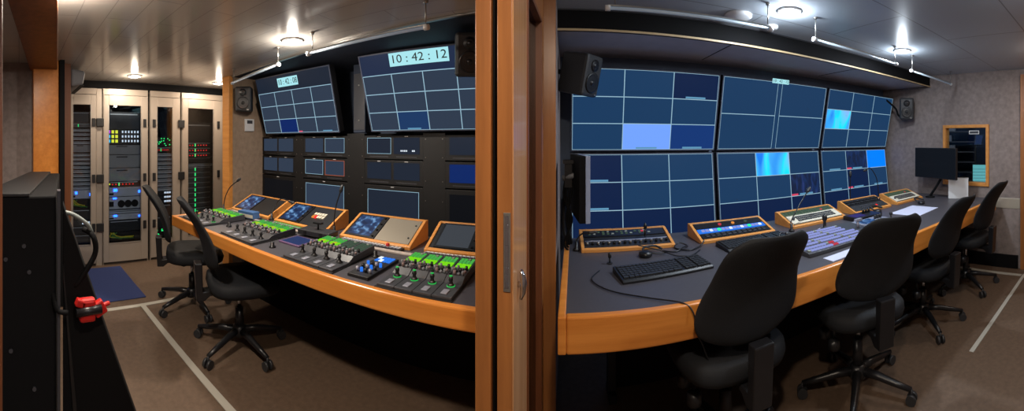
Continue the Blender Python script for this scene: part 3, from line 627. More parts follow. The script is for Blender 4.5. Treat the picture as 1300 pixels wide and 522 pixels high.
pos = [('nearest the wooden jamb', -.785, ['g', 'g', 'g', 'g']), ('beside the small blue panel', -1.352, ['d', 'd', 'm', 'm']), ('in the middle of the left desk', -1.95, ['d', 'd', 'd', 'd']), ('at the far end of the left desk', -2.50, ['g', 'd', 'd', 'g'])]
ordn = ['leftmost', 'second', 'third', 'rightmost']
for bank, x0, st in pos:
    tag(link('mounting_plate', MBx(-.004, .334, -.012, .368, 0, .004), BLACK, None, (x0, 1.245, .75), room='L'), 'thin black plate under the control panel bank %s' % bank, 'plate')
    for i, s_ in enumerate(st):
        lab = '%s camera control panel in the bank %s' % (ordn[i], bank); loc = (x0+i*.0825, 1.247, .754)
        if s_ not in protos:
            o = make_rcp(s_); protos[s_] = o; o.location = wp('L', *loc); o['label'] = lab; o['group'] = 'camera control panels on the left desk'
        else: copy_tree(protos[s_], loc, 0, 'L', lab, 'camera control panels on the left desk')
t = thing('small_blue_panel', 'small control panel with blue keys between two control panel banks', 'control panel', (-.955, 1.27, .75), room='L')
link('body', MBx(0, .11, 0, .28, 0, .014), BLACK, t, bev=.002)
m_ = MB(); keyrow(m_, .012, .1, .2, .27, 4, 2, 0, .2, .014, .004, pick=lambda i, j: 1 if (i+j) % 4 == 1 else 0); link('blue_keys', m_, [L_BLUES, L_WHITE], t)
k = MB()
for i in range(4):
    for j in range(3): k.cyl((.02+i*.023, .05+j*.045, .014), (.02+i*.023, .05+j*.045, .032), .007, n=10, m=(i*2+j) % 3)
link('dials', k, [SILVER, PLASTIC, L_BLUES], t)
t = thing('tablet', 'tablet with purple rim lying on the left desk before the black case', 'tablet', (-1.58, 1.42, .75), .0, 'L'); 
link('body', MBx(0, .17, 0, .16, 0, .01), flat('purple_rim', (110, 84, 120), .4), t, bev=.003); link('screen', MBx(.012, .158, .012, .148, .01, .0112), emit('tablet_screen', (40, 56, 100), 1), t)
t = thing('black_case', 'flat black case lying on the left desk behind the tablet', 'case', (-1.60, 1.60, .762), .1, 'L')
link('case_body', MBx(0, .24, 0, .11, 0, .034), PLASTICG, t, bev=.005); link('latch', MB().bx(.05, .07, -.004, .01, .005, .03).bx(.17, .19, -.004, .01, .005, .03), BLACK, t)
link('small_stand', MB().cyl((.12, .06, .034), (.12, .06, .075), .006).bx(.09, .15, .045, .075, .07, .08), BLACK, t)
t = thing('blue_box', 'small blue and white carton on the rail before the farthest console box', 'box', (-2.28, 1.62, .762), .12, 'L')
link('carton', MBx(0, .17, 0, .07, 0, .05), BLUECARD, t, bev=.002); link('printed_side', MBx(.005, .165, -.001, 0, .006, .03), CREAM, t)
for i, (x, y) in enumerate(((-2.08, 1.40), (-1.52, 1.32), (-.99, 1.56))):
    tag(link('desk_joystick', MB().lathe([(.02, 0), (.02, .006), (.012, .01), (.011, .03), (.004, .032)], n=14), PLASTIC, None, (x, y, .75), room='L'), ['black desk knob between the two far control panel banks', 'black desk knob before the tablet', 'black desk knob beside the small blue panel'][i], 'knob', 'desk knobs')
def goose(loc, pts, lab, room, head=.012):
    t = thing('gooseneck_microphone', lab, 'microphone', loc, room=room, group='gooseneck microphones')
    link('base', MB().lathe([(.02, 0), (.02, .01), (.009, .016), (.008, .05)], n=14), PLASTIC, t)
    P = [Vector((0, 0, .04))]+[Vector(p) for p in pts]
    link('neck', MB().tube(P, .0042, 8), PLASTIC, t)
    d = (P[-1]-P[-2]).normalized(); link('microphone_head', MB().ring_sweep([P[-1]-d*.005, P[-1]+d*.01, P[-1]+d*.035, P[-1]+d*.05], [.008, head, head, .005], 12), PLASTICG, t)
    return t
goose((-2.66+.05, 1.70, .75), [(.0, .02, .12), (.04, .04, .2), (.12, .06, .26)], 'gooseneck microphone at the far end of the left desk by the beige wall', 'L')
goose((-1.46, 1.80, .75), [(0, .0, .1), (.0, .02, .18), (.02, .04, .27)], 'straight gooseneck microphone between the second and third left console boxes', 'L')
goose((-2.06, 1.78, .75), [(.0, .05, .12), (.05, .06, .16), (.14, .06, .15)], 'bent grey gooseneck microphone behind the blue carton on the left desk', 'L')
goose((1.47, 1.86, .75), [(.01, .02, .06), (.10, .04, .16), (.19, .06, .24)], 'long gooseneck microphone leaning up beside the cream keypad console box', 'R', .013)
goose((2.36, 2.14, .75), [(0, 0, .12), (0, 0, .2), (0, 0, .29)], 'upright gooseneck microphone behind the fourth right console box', 'R', .013)
goose((2.80, 2.16, .75), [(0, 0, .1), (-.02, .01, .24), (-.10, .02, .34), (-.16, .02, .33)], 'gooseneck microphone arching over the farthest right console box', 'R')
goose((.12, 1.95, .75), [(0, .01, .05), (.03, .02, .085), (.07, .02, .09)], 'short curved microphone at the corner of the console box nearest the partition', 'R', .008)
goose((1.16, 1.60, .75), [(.01, .0, .05), (.04, .02, .08), (.08, .02, .07)], 'short microphone sticking up behind the nearest right chair', 'R', .011)

# ------------------------------------------------------------------ right desk items
def keyboard(loc, rz, lab, w=.45, d=.155):
    t = thing('keyboard', lab, 'keyboard', loc, (0, 0, rz), 'R', 'black computer keyboards')
    link('case', MB().prism([(0, 0, 0), (0, d, 0), (0, d, .026), (0, .012, .016), (0, 0, .010)], (w, 0, 0)), PLASTIC, t, bev=.003)
    m_ = MB()
    for r in range(6):
        y = .020+r*.0205+(.004 if r == 5 else 0); z = .0165+(y-.012)*.010/(d-.012)
        xs = [(.012+i*.0192, .0165) for i in range(15)]+[(.312+i*.0192, .0165) for i in range(3)]+[(.378+i*.0165, .0142) for i in range(4)]
        if r == 0: xs = [(.012, .022), (.038, .022), (.064, .018), (.086, .11), (.20, .022), (.226, .022), (.252, .04)]+xs[15:]
        for (x, kw) in xs: m_.bx(x, x+kw, y, y+.0165, z, z+.006)
    link('keys', m_, PLASTICG, t)
    return t
keyboard((.285, 1.455, .75), .13, 'black keyboard in the open, on the right desk nearest the partition')
keyboard((.90, 1.68, .75), .03, 'black keyboard before the blue-lit console box, half behind the nearest chair')
cable('desk_cable', [(.205, 1.62, .756), (.16, 1.52, .755), (.22, 1.40, .755), (.36, 1.30, .755), (.46, 1.22, .757), (.49, 1.185, .73), (.5, 1.18, .66), (.53, 1.19, .6), (.56, 1.2, .52)], .0028, PLASTIC, 'thin black cord running across the right desk and over its wooden edge')
t = thing('headset', 'black headset with a microphone boom lying before the first right console box', 'headset', (.47, 1.79, .75), .3, 'R')
link('ear_cup', MB().lathe([(.03, 0), (.036, .008), (.034, .024), (.012, .03)], n=18), PLASTIC, t)
link('headband', MB().tube([(0, .03, .02), (.03, .06, .03), (.09, .05, .03), (.11, .01, .02)], .006), PLASTICG, t)
link('boom', MB().tube([(.02, -.01, .02), (.06, -.03, .014), (.11, -.03, .010)], .0035), PLASTIC, t)
tag(link('small_microphone', MB().cyl((0, 0, 0), (0, 0, .006), .014).cyl((0, 0, .006), (.0, 0, .03), .004).ring_sweep([(0, 0, .026), (0, 0, .034), (0, 0, .05), (0, 0, .056)], [.004, .009, .009, .003], 10), PLASTIC, None, (.27, 1.72, .75)), 'tiny standing black microphone on the bare end of the right desk', 'microphone')
cable('tangled_cable', [(.58, 1.84, .756), (.64, 1.80, .757), (.70, 1.84, .765), (.74, 1.88, .757), (.70, 1.91, .770), (.66, 1.87, .756), (.72, 1.80, .757), (.80, 1.84, .76), (.84, 1.87, .78)], .004, PLASTIC, 'tangled black cable between the first two right console boxes')
cable('curled_cable', [(.44, 1.83, .80), (.56, 1.80, .77), (.62, 1.74, .756), (.70, 1.72, .756), (.78, 1.79, .756)], .003, PLASTIC, 'thin black lead curling from the first right console box')
tag(link('talk_microphone', MB().cyl((0, 0, 0), (0, 0, .05), .006).ring_sweep([(0, 0, .045), (0, -.002, .06), (0, -.004, .08)], [.008, .012, .004], 10), PLASTIC, None, (.52, 1.99, .80)), 'stubby black microphone standing on the first right console box', 'microphone')
# switcher
t = thing('vision_mixer', 'wide vision mixer panel with rows of pale lavender keys behind the nearest chair', 'control panel', (1.20, 1.37, .75), 0.0, 'R')
link('body', MB().prism([(0, 0, 0), (0, .29, 0), (0, .29, .045), (0, 0, .022)], (.62, 0, 0)), GREYD, t, bev=.003)
zz = lambda y: .022+y*.023/.29
for r, (y, n) in enumerate(((.02, 24), (.055, 24), (.10, 24), (.135, 24), (.18, 22), (.215, 22), (.25, 22))):
    m_ = MB()
    for i in range(n):
        x = .015+i*.0205
        m_.bx(x, x+.015, y, y+.017, zz(y), zz(y)+.007, 1 if (r in (0, 1) and i in (9, 10)) else (2 if (r+i) % 9 == 0 else 0))
    link('key_row', m_, [L_LAV, K_RED, L_OFF], t)
m_ = MB().cyl((.56, .16, zz(.16)), (.56, .16, zz(.16)+.05), .01).bx(.53, .59, .145, .165, zz(.16)+.045, zz(.16)+.06)
link('fader_lever', m_, SILVER, t)
t = thing('effects_panel', 'small effects panel with joystick and cyan keys right of the vision mixer', 'control panel', (1.86, 1.40, .75), 0, 'R')
link('body', MBx(0, .30, 0, .28, 0, .03), SILVER, t, bev=.003)
m_ = keyrow(MB(), .02, .14, .03, .13, 5, 4, 0, .25, .03, .005, pick=lambda i, j: (i+j) % 3); link('keys', m_, [L_LAV, L_CY, L_WHITE], t)
link('touch_display', MBx(.02, .17, .16, .26, .03, .033), S_MAP, t)
for q in range(3): link('dial', MB().cyl((.2+q*.03, .22, .03), (.2+q*.03, .22, .06), .011, .009, 12), PLASTIC, t)
link('joystick', MB().cyl((.22, .09, .03), (.22, .09, .07), .007).ball((.22, .09, .08), .014), PLASTIC, t)
tag(link('joystick_stand', MB().lathe([(.03, 0), (.03, .012), (.012, .02), (.010, .06), (.018, .075), (.016, .1), (.004, .108)], n=16), PLASTIC, None, (1.66, 1.74, .75)), 'black upright joystick between papers and the cream console box', 'joystick')
def sheet(loc, rz, w, d, lab, mat=PAPER, h=.003, name='paper_sheet'):
    return tag(link(name, MBx(-w/2, w/2, -d/2, d/2, 0, h), mat, None, loc, (0, 0, rz)), lab, 'paper')
sheet((1.60, 1.72, .75), .3, .25, .10, 'white papers lying behind the vision mixer')
sheet((1.36, 1.29, .75), .05, .22, .07, 'narrow pale sheet at the wooden desk edge before the vision mixer')
sheet((2.62, 1.62, .75), .1, .42, .26, 'large pale lavender sheet on the desk before the third right chair')
t = thing('dark_panel', 'dark control panel with purple display left of the lavender sheet', 'control panel', (1.98, 1.72, .75), 0, 'R')
link('body', MBx(0, .30, 0, .15, 0, .03), PLASTIC, t, bev=.003); link('display', MBx(.02, .14, .03, .12, .03, .032), emit('purple_display', (50, 44, 110), 1), t)
for q in range(3): link('dial', MB().cyl((.18+q*.035, .1, .03), (.18+q*.035, .1, .065), .011, .009, 12), PLASTIC, t)
for (x, y, lab) in ((2.93, 1.74, 'folded black headset before the farthest console box'), (2.36, 1.83, 'black headset lying before the dark knob console box')):
    t = thing('headset', lab, 'headset', (x, y, .75), .5, 'R')
    link('ear_cup', MB().lathe([(.03, 0), (.036, .008), (.034, .024), (.012, .03)], n=16), PLASTIC, t); link('headband', MB().tube([(0, .03, .02), (.05, .07, .045), (.12, .04, .04), (.14, -.02, .02)], .008), PLASTICG, t)
# black monitor on its arm, white box
t = thing('desk_monitor', 'switched-off black monitor on a curved arm at the far end of the right desk', 'monitor', (3.30, 1.80, .75), math.atan2(2.1-1.51, 3.37-3.22)-PI, 'R')
link('housing', MBx(-.295, .295, .0, .03, .21, .535), PLASTIC, t, bev=.004); link('screen', MBx(-.287, .287, -.001, .0, .222, .527), emit('screen_off', (18, 22, 28), .8, rough=.2), t)
link('arm', MB().tube([(.05, .03, .35), (.05, .06, .24), (.0, .05, .14), (-.06, .02, .04), (-.08, .02, .01)], .014), BLACKM, t); link('arm_foot', MB().lathe([(.05, 0), (.05, .012), (.02, .02)], (-.08, .02, 0), n=18), BLACKM, t)
t = thing('white_box', 'plain white carton standing on the right desk under the black monitor', 'box', (3.385, 1.56, .75), -1.2, 'R'); link('carton', MBx(-.105, .105, 0, .1, 0, .205), WHITE, t, bev=.003); link('lid', MBx(-.107, .107, -.002, .102, .205, .212), WHITE, t)
# things seen through the window
t = thing('lit_screen', 'bright cyan screen seen through the right wall window', 'monitor', (4.45, 1.66, .78), -1.25, 'R'); link('housing', MBx(-.17, .17, 0, .04, 0, .27), PLASTIC, t); link('screen', MBx(-.16, .16, -.001, 0, .01, .26), emit('screen_cyan_grid', (110, 190, 190), 1), t)
g = MB(); [g.bx(-.16, .16, -.002, -.001, .04+k*.04, .044+k*.04) for k in range(5)]; link('screen_lines', g, GREYD, t); link('stand', MBx(-.03, .03, .0, .04, -.8, 0), BLACK, t)
tag(link('wall_label', MB().bx(0, .003, -.06, .06, -.02, .02).bx(-.001, 0, -.052, .052, -.013, .013, 1), [WHITE, GREYD], None, (XW+.026, 1.50, 1.455)), 'small white-rimmed label on the window glass', 'sign')
t = thing('equipment_shelf', 'shelf of grey equipment seen through the window', 'shelf', (4.42, 2.12, 0), -1.2, 'R')
for q in range(9): link('shelf_board', MBx(-.3, .3, 0, .3, .5+q*.14, .515+q*.14), GREYD, t); link('grey_unit', MBx(-.26+.03*(q % 3), -.02+.05*(q % 2), -.005, .2, .515+q*.14, .60+q*.14), GREYP, t)
link('side_post', MB().bx(-.32, -.3, 0, .3, 0, 1.8).bx(.3, .32, 0, .3, 0, 1.8), BLACK, t)
# edge-on monitor and cable clamp beside partition
t = thing('side_monitor', 'slim monitor turned edge-on beside the partition above the right desk', 'monitor', (.150, 1.72, .95), (0, 0, .08), 'R')
link('housing', MBx(-.03, .0, 0, .34, 0, .33), BLACKM, t, bev=.002); link('front_rim', MB().bx(.001, .024, -.004, .30, 0, .33), flat('pale_rim', (150, 162, 190), .4), t, bev=.001); link('mount_arm', MB().tube([(-.02, .2, .18), (-.05, .25, .16), (-.07, .3, .10), (-.07, .34, -.10), (-.04, .34, -.195)], .01), BLACK, t)
t = thing('microphone_clamp', 'black clamp and arm with hanging cables on the wall beside the partition', 'clamp', (.075, 1.95, 1.05), 0, 'R')
link('clamp_body', MB().bx(-.02, .02, -.02, .02, .05, .2).bx(-.03, .03, -.03, .03, .18, .2).cyl((-.03, 0, .1), (.05, -.02, .12), .016, n=12, m=1), [PLASTIC, GREYP], t)
for q in range(4): link('hanging_cable', MB().tube([(-.01+.01*q, 0, .12), (-.025+.013*q, -.02, .0), (.02-.01*q, -.03, -.12), (-.02+.013*q, -.01, -.25), (.0, 0, -.30+.02*q)], .006), BLACKM, t)

# ------------------------------------------------------------------ equipment racks
XR = -3.75
def yr(px): return -XR/math.tan(-(px-731)/450)
def rack_door(y0, y1, wy0, wy1, lab, hinge_l=True):
    """y grows to the right as seen; x is depth. local: X -> along the row"""
    w = y1-y0
    t = thing('equipment_rack', lab, 'rack', (XR, (y0+y1)/2, 0), PI/2, 'L', 'equipment racks')
    a, b = wy0-(y0+y1)/2, wy1-(y0+y1)/2; hw = w/2
    link('body', MB().bx(-hw, -hw+.02, .03, .6, 0, 1.9).bx(hw-.02, hw, .03, .6, 0, 1.9).bx(-hw+.02, hw-.02, .58, .6, 0, 1.9).bx(-hw+.02, hw-.02, .03, .58, 1.88, 1.9).bx(-hw+.02, hw-.02, .03, .58, 0, .12), RACKD, t)
    g = .008; z0, z1, wz0, wz1 = .03, 1.86, .235, 1.75
    dr = link('door', MB().bx(-hw+g, a, 0, .025, z0, z1).bx(b, hw-g, 0, .025, z0, z1).bx(a, b, 0, .025, z0, wz0).bx(a, b, 0, .025, wz1, z1), RACKM, t, bev=.003)
    link('pane', MBx(a, b, .012, .015, wz0, wz1), GLASS, dr)
    link('window_rim', MB().bx(a, b, -.002, .0, wz0-.008, wz0).bx(a-.004, a, -.002, 0, wz0, wz1).bx(b, b+.004, -.002, 0, wz0, wz1), STEEL, dr)
    link('frame_post', MB().bx(-hw-.0, -hw+g-.002, .004, .03, 0, 1.89).bx(hw-g+.002, hw, .004, .03, 0, 1.89).bx(-hw, hw, .004, .03, 1.865, 1.93), RACKM, t)
    for z in (1.56, .95, .42):
        xx = b+(hw-b)*.5 if hinge_l else a-(a+hw)*.5
        link('door_handle', MB().bx(xx-.018, xx+.018, -.012, 0, z-.045, z+.045), BLACK, dr, bev=.003)
    return t, (a, b, wz0, wz1), (y0+y1)/2
rk = [(yr(88), yr(125)-.02, yr(93), yr(115)), (yr(131), yr(188), yr(138.5), yr(179)), (yr(191), yr(229), yr(200), yr(219)), (yr(231), yr(283), yr(239), yr(271)), (yr(284), 2.84, yr(286.5), yr(289))]
rn = ['equipment rack partly behind the brown post, leftmost', 'equipment rack with blue and yellow lights, second from the left', 'narrow equipment rack behind the far office chair', 'equipment rack with a column of green lights', 'narrow rack end beside the wooden wall end']
info = []
for i, (a, b, c, d) in enumerate(rk): info.append(rack_door(a, b, c, d, rn[i], hinge_l=(i in (0, 1, 3, 4))))
for i in range(1, 4):      # bridging locks between doors
    y = (rk[i-1][1]+rk[i][0])/2 if i != 2 else None
    if y is None: continue
for (y, nm) in (((rk[0][1]+rk[1][0])/2, 'first and second'), ((rk[2][1]+rk[3][0])/2, 'third and fourth')):
    for z, zn in ((1.56, 'upper'), (.95, 'middle'), (.42, 'lower')):
        tag(link('rack_lock', MBx(-.04, .04, -.02, -.001, -.045, .045), BLACK, None, (XR-.003, y, z), (0, 0, PI/2), 'L', bev=.004), '%s square black lock between the %s racks' % (zn, nm), 'lock', 'square locks on the racks')
tag(link('rack_filler', MBx(-.03, .03, 0, .02, 0, 1.93), RACKM, None, (XR-.02, (rk[0][1]+rk[1][0])/2, 0), (0, 0, PI/2), 'L'), 'narrow beige filler strip between the first two racks', 'filler strip')
UGREY = flat('unit_grey', (140, 142, 146), .5); ULIGHT = flat('unit_light_grey', (176, 180, 186), .45); UDARK = flat('unit_dark_grey', (92, 92, 96), .45)
def unit(ri, z0, h, style, lab, grp):
    t_, (a, b, _, _), yc = info[ri]; w = b-a+.03
    t = thing('rack_unit', lab, 'rack unit', (XR-.05, yc+(a+b)/2, z0), PI/2, 'L', grp)
    fm = {'slot': UGREY, 'dark': PLASTICG, 'grey': ULIGHT, 'led': UDARK, 'fan': ULIGHT, 'patch': PLASTIC, 'silver': ULIGHT, 'green': BLACK, 'txt': PLASTICG, 'cable': BLACK, 'red': PLASTICG}[style]
    link('face', MBx(-w/2, w/2, 0, .3, 0, h-(.016 if style == 'silver' else .008)), fm, t)
    m_ = MB(); mats = [L_GREEN, L_YEL, L_BLUE, L_WHITE, L_RED, PLASTIC, ULIGHT, L_CY, L_MAG, YCAB, GCAB]
    x = lambda f: -w/2+f*w
    if style == 'led': m_.bx(x(.04), x(.10), -.004, 0, h*.35, h*.6, 1); m_.bx(x(.34), x(.37), -.004, 0, h*.15, h*.8, 0); m_.bx(x(.1), x(.9), -.006, 0, h*.72, h*.86, 6)
    if style == 'red':
        m_.bx(x(.04), x(.10), -.004, 0, h*.35, h*.6, 1); m_.bx(x(.34), x(.37), -.004, 0, h*.15, h*.8, 0); m_.bx(x(.1), x(.9), -.006, 0, h*.72, h*.86, 6)
        for k in range(7): m_.bx(x(.15+.1*k), x(.18+.1*k), -.004, 0, h*.3, h*.5, 4)
    if style == 'txt':
        for k in range(5): m_.bx(x(.55+.08*k), x(.60+.08*k), -.003, 0, h*.3, h*.7, 3)
    if style == 'slot': m_.bx(x(.28), x(.6), -.003, 0, h*.75, h*.84, 5)
    if style == 'fan':
        for k in range(3): m_.cyl((x(.42+.2*k), 0, h*.4), (x(.42+.2*k), -.004, h*.4), h*.3, n=16, m=5)
        m_.bx(x(.02), x(.2), -.004, 0, h*.2, h*.6, 5); m_.bx(x(.18), x(.28), -.005, 0, h*.8, h*.9, 2)
    if style == 'grey': m_.bx(x(.2), x(.3), -.005, 0, h*.5, h*.75, 2); m_.bx(x(.02), x(.2), -.004, 0, h*.15, h*.35, 5); m_.bx(x(.93), x(.97), -.005, 0, h*.3, h*.55, 2)
    if style == 'silver': m_.bx(x(.05), x(.95), -.003, 0, h*.4, h*.5, 5)
    if style == 'patch':
        for k in range(3):
            for q in range(3): m_.bx(x(.03+.11*q), x(.10+.11*q), -.005, 0, h*(.12+.3*k), h*(.12+.3*k)+h*.2, [8, 1, 1][q] if q else [7, 7, 8][k])
            for q in range(6): m_.bx(x(.44+.09*q), x(.48+.09*q), -.004, 0, h*(.15+.3*k), h*(.15+.3*k)+h*.15, 3)
    if style == 'green':
        for k in range(14): m_.bx(x(random.uniform(.05, .85)), x(random.uniform(.05, .85)*0+.0)+.0, -.003, 0, 0, .001, 0) if False else m_.box((x(random.uniform(.1, .9)), -.002, h*random.uniform(.1, .9)), (w*.06, .003, .01), 0)
    if style == 'cable':
        for k in range(6): m_.tube([(x(random.uniform(.05, .3)), -.006, h*.9), (x(random.uniform(.1, .5)), -.014, h*random.uniform(.3, .5)), (x(random.uniform(.4, .9)), -.006, h*random.uniform(.1, .6))], .006, m=9 if k % 2 else 10)
    if style == 'dark': m_.bx(x(.1), x(.9), -.003, 0, h*.8, h*.86, 6)
    if m_.v: link('front_details', m_, mats, t)
    return t
G = 'units inside the %s rack'
z = .25
lay = {0: [('dark', .09, 2), ('txt', .07, 1), ('dark', .12, 1), ('cable', .11, 1), ('grey', .10, 1), ('silver', .045, 9), ('slot', .09, 1), ('silver', .045, 4), ('led', .05, 1), ('dark', .13, 1)],
       1: [('cable', .10, 1), ('dark', .13, 1), ('grey', .07, 1), ('silver', .05, 1), ('fan', .14, 1), ('grey', .11, 1), ('red', .06, 1), ('slot', .15, 2), ('slot', .11, 1), ('patch', .17, 1), ('dark', .2, 1)],
       2: [('green', .10, 1), ('dark', .14, 2), ('txt', .05, 3), ('silver', .05, 9), ('red', .06, 1), ('green', .12, 1)],
       3: [('dark', .08, 3), ('led', .062, 9), ('silver', .05, 1), ('dark', .06, 1), ('red', .062, 3), ('dark', .25, 1)]}
desc = {'dark': 'dark unit with a thin steel line', 'txt': 'dark unit with white lit marks', 'cable': 'open unit with yellow and green cables', 'grey': 'grey unit with a blue light', 'silver': 'thin silver unit', 'slot': 'grey unit with a black slot', 'led': 'thin unit with yellow and green lights', 'fan': 'grey unit with three round fans', 'red': 'unit with a row of red lights', 'patch': 'unit with yellow, cyan and magenta lit keys', 'green': 'dark unit scattered with green lights'}
ORD = 'first second third fourth fifth sixth seventh eighth ninth tenth eleventh twelfth thirteenth fourteenth fifteenth sixteenth seventeenth eighteenth nineteenth twentieth twenty-first twenty-second twenty-third twenty-fourth'.split()
rname = ['leftmost', 'second', 'narrow third', 'fourth']
for ri, L in lay.items():
    z = .25
    tot = sum(n for _, _, n in L); cnt = 0
    for j, (st, h, n) in enumerate(L):
        for k in range(n):
            if z+h > 1.75: h = 1.75-z
            if h < .02: continue
            cnt += 1; ow = ORD[cnt-1]+' from the bottom' if cnt > 1 else 'lowest'
            unit(ri, z, h, st, '%s, %s, %s rack' % (desc[st], ow, rname[ri]), 'units in the %s equipment rack' % rname[ri]); z += h
# wall unit (air conditioner) beside the brown post
t = thing('air_conditioner', 'white wall air conditioner seen from its end beside the brown post', 'air conditioner', (-3.40, .52, 1.84), .0, 'L')
link('case', MB().prism([(-.3, -.06, 0), (-.3, .05, .02), (-.3, .07, .14), (-.3, -.06, .16)], (.6, 0, 0)), GREYP, t, bev=.02); link('vent', MB().bx(-.28, .28, .02, .06, .012, .02), BLACK, t)

# ------------------------------------------------------------------ black cabinet in the left foreground, stand, cables
t = thing('black_cabinet', 'tall black equipment case standing nearest the viewer before the racks', 'case', (-1.8, .2, 0), 0, 'R')
P = lambda x, y, z: (x+1.8, y-.2, z)
link('case_body', MB().prism([P(-1.36, -.06, 0), P(-1.36, .225, 0), P(-2.33, .41, 0), P(-2.33, .22, 0)], (0, 0, 1.14)), BLACKM, t, bev=.008)
link('lid', MB().prism([P(-1.35, -.07, 1.14), P(-1.35, .12, 1.14), P(-2.33, .35, 1.14), P(-2.33, .21, 1.14)], (0, 0, .012)), BLACK, t, bev=.002)
link('edge_rail', MB().prism([P(-1.345, .228, .2), P(-1.345, .24, .2), P(-1.4, .25, .2), P(-1.4, .236, .2)], (0, 0, .96)), GREYD, t)
m_ = MB()
for (y, z) in ((.1, .95), (.12, .85), (.03, .90), (.14, .4), (.05, .55)): m_.cyl((-1.36+1.8, y-.2, z), (-1.35+1.8, y-.2, z), .008, n=10)
link('bolt', m_, GREYD, t)
t = thing('slanted_stand', 'black slanted panel stand beside the tall black case', 'stand', (-1.5, .26, 0), 0, 'R')
link('panel', MB().prism([(.1, 0, 0), (.1, .38, 0), (.1, .0, 1.10)], (-.09, .018, 0)), BLACKM, t, bev=.004)
link('rib', MB().prism([(.112, .06, .0), (.112, .08, 0), (.112, .0, .86), (.112, .0, .80)], (-.01, 0, 0)), BLACK, t)
cable('looped_cable', [(-1.44, .355, .985), (-1.40, .385, .965), (-1.395, .395, .90), (-1.40, .36, .83), (-1.41, .31, .76)], .012, BLACKM, 'thick black cable looping out beside the slanted stand')
cable('looped_cable', [(-1.44, .27, 1.06), (-1.42, .31, 1.05), (-1.41, .365, 1.01), (-1.42, .385, .97)], .009, GREYCAB, 'short grey cable loop above the black looped cable')
t = thing('power_connector', 'red and black connector hanging in front of the slanted stand', 'connector', (-1.33, .345, .70), (0, 0, 0), 'R')
link('red_sleeve', MB().bx(-.02, .02, -.035, .03, -.045, .045), RED, t, bev=.012); link('plug', MB().cyl((0.018, -.05, 0), (.018, .05, .005), .017, n=14), PLASTIC, t)
link('red_cap', MB().box((0, .045, -.0), (.03, .05, .055), R=(.5, 0, 0)).box((0.005, -.03, .03), (.03, .04, .03), R=(-.4, 0, 0)).cyl((0, .05, .005), (0, .09, .015), .009), RED, t, bev=.006); link('lead', MB().tube([(.01, -.08, 0), (.0, -.12, .01), (-.04, -.13, .06)], .010), BLACKM, t)

# ------------------------------------------------------------------ office chairs
def backrest_mesh():
    N, Mv = 10, 12; mb = MB(); vs = []
    z0, z1 = .555, 1.0
    for side in (0, 1):
        for j in range(Mv+1):
            v = j/Mv; z = z0+(z1-z0)*v
            hw = .213+.022*math.sin(PI*min(1, max(0, v*1.7)))-.045*v**1.5
            cr = 1.0
            if v < .25: cr = math.sqrt(max(0, 1-((.25-v)/.25)**2))*.5+.5
            if v > .84: cr = math.sqrt(max(0, 1-((v-.84)/.16)**2))*.4+.6
            hw *= cr
            yc = -.215-.185*v+.045*math.sin(PI*v*1.1)
            for i in range(N+1):
                u = -1+2*i/N
                y = yc+.035*(u*u)*1.0
                edge = (1-u*u)**.5 if abs(u) < 1 else 0; ev = min(1, 4.2*v, 4.2*(1-v))**.5 if 0 < v < 1 else 0
                th = (.034 if side else .016)*(.35+.65*edge*ev)
                vs.append((u*hw, y+(th if side else -th), z))
    n1 = (N+1)*(Mv+1); fs = []
    for j in range(Mv):
        for i in range(N):
            a = j*(N+1)+i; fs.append((a, a+1, a+N+2, a+N+1)); b = a+n1; fs.append((b, b+N+1, b+N+2, b+1))
    per = [i for i in range(N+1)]+[(j)*(N+1)+N for j in range(1, Mv+1)]+[Mv*(N+1)+i for i in range(N-1, -1, -1)]+[j*(N+1) for j in range(Mv-1, 0, -1)]
    for k in range(len(per)): a, b = per[k], per[(k+1) % len(per)]; fs.append((b, a, a+n1, b+n1))
    return mb.add(vs, fs, 0, True)
def seat_mesh():
    mb = MB(); N = 28; rings = [(0.0, .405), (.8, .405), (.97, .415), (1.0, .44), (.98, .475), (.9, .492), (.6, .49), (.0, .484)]; vs = []
    for s_, z in rings:
        for k in range(N):
            a = 2*PI*k/N; c, s2 = math.cos(a), math.sin(a); e = 2/3.2
            x = .235*math.copysign(abs(c)**e, c); y = .235*math.copysign(abs(s2)**e, s2)
            zz_ = z+(-.03*max(0, y/.235)**3 if z > .45 else 0)
            vs.append((x*max(s_, .001), y*max(s_, .001)+.02, zz_))
    fs = [(i*N+k, i*N+(k+1) % N, (i+1)*N+(k+1) % N, (i+1)*N+k) for i in range(len(rings)-1) for k in range(N)]
    return mb.add(vs, fs, 0, True)
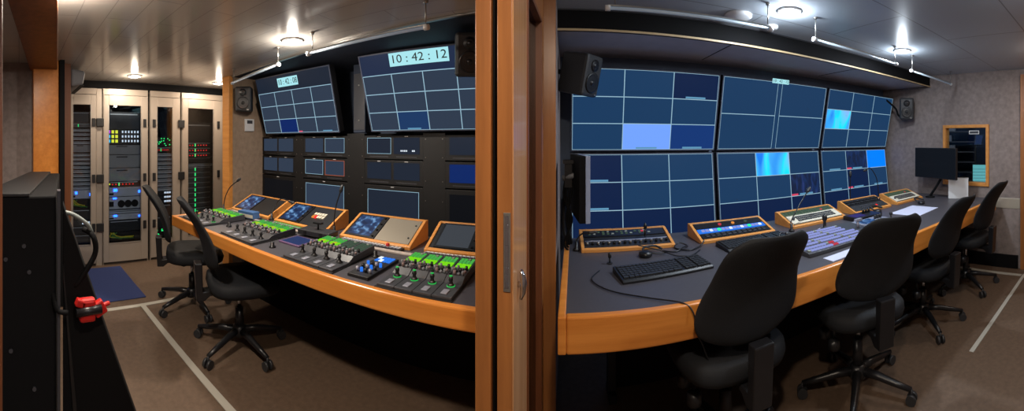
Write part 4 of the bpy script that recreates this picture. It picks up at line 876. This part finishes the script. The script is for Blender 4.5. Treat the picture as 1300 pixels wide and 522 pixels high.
def make_chair():
    t = thing('office_chair', 'x', 'chair', (0, 0, 0), group='black office chairs')
    link('seat', seat_mesh(), FABRIC, t); link('backrest', backrest_mesh(), FABRIC, t, sub=1)
    link('back_support', MB().prism([(-.042, -.05, .375), (-.042, -.20, .375), (-.042, -.235, .345), (-.042, -.285, .345), (-.042, -.300, .585), (-.042, -.250, .585), (-.042, -.245, .405), (-.042, -.05, .405)], (.084, 0, 0)), PLASTIC, t, bev=.006)
    link('seat_plate', MBx(-.09, .09, -.12, .12, .375, .408), PLASTIC, t, bev=.008)
    link('gas_column', MB().cyl((0, 0, .12), (0, 0, .27), .027, n=18).cyl((0, 0, .26), (0, 0, .38), .014, n=14, m=1), [PLASTIC, CHROME], t)
    for sx, sy in ((-.17, .06), (-.17, -.06)):
        link('adjust_knob', MB().cyl((sx, sy, .40), (sx, sy, .34), .007).lathe([(.012, -.01), (.030, -.02), (.030, -.06), (.012, -.07)], (sx, sy, .345), n=14), PLASTIC, t)
    link('base_hub', MB().lathe([(.045, .08), (.05, .1), (.042, .14), (.03, .15)], n=20), PLASTIC, t)
    for k in range(5):
        a = 2*PI*k/5+.35; c, s_ = math.cos(a), math.sin(a)
        lg = link('leg', MB().ring_sweep([(.03*c, .03*s_, .115), (.12*c, .12*s_, .108), (.22*c, .22*s_, .088), (.30*c, .30*s_, .072)], [.024, .021, .017, .013], 8), PLASTIC, t)
        cx, cy = .30*c, .30*s_
        w = MB()
        for q in (-.016, .016): w.cyl((cx-s_*(q-.008), cy+c*(q-.008), .027), (cx-s_*(q+.008), cy+c*(q+.008), .027), .027, n=16)
        w.cyl((cx, cy, .03), (cx, cy, .075), .007)
        link('caster', w, PLASTICG, lg)
    return t
ch = make_chair()
chairs = [((.70, 1.335), 0.0, .045, 'R', 'black office chair nearest the viewer at the right desk, large back'),
          ((1.45, 1.26), -.35, .02, 'R', 'second black office chair from the partition at the right desk'),
          ((2.28, 1.34), -.05, -.02, 'R', 'third black office chair from the partition at the right desk'),
          ((3.05, 1.33), -.05, 0, 'R', 'farthest black office chair at the right desk near the window'),
          ((-1.90, 1.36), -.38, -.01, 'L', 'nearer black office chair pushed in at the left desk'),
          ((-2.58, 1.37), -.42, -.01, 'L', 'farther black office chair by the end of the left desk')]
for i, ((x, y), rz, dz, room, lab) in enumerate(chairs):
    if i == 0: o = ch; o.location = wp(room, x, y, 0); o.rotation_euler = (0, 0, rz); o['label'] = lab; base = 0
    else: o = copy_tree(ch, (x, y, 0), rz, room, lab, 'black office chairs')
LIFT = {}
bpy.context.view_layer.update()
tops = [o for o in scn.objects if o.name.startswith('office_chair') and o.parent is None]
for o in tops:
    dz = [c[2] for c in chairs if c[4] == o['label']][0]
    for c in o.children:
        if c.name.split('.')[0] in ('seat', 'backrest', 'back_shell', 'back_support', 'seat_plate', 'adjust_knob'): c.location.z = dz
        if c.name.startswith('gas_column'): c.scale.z = 1+dz/.38*1.0
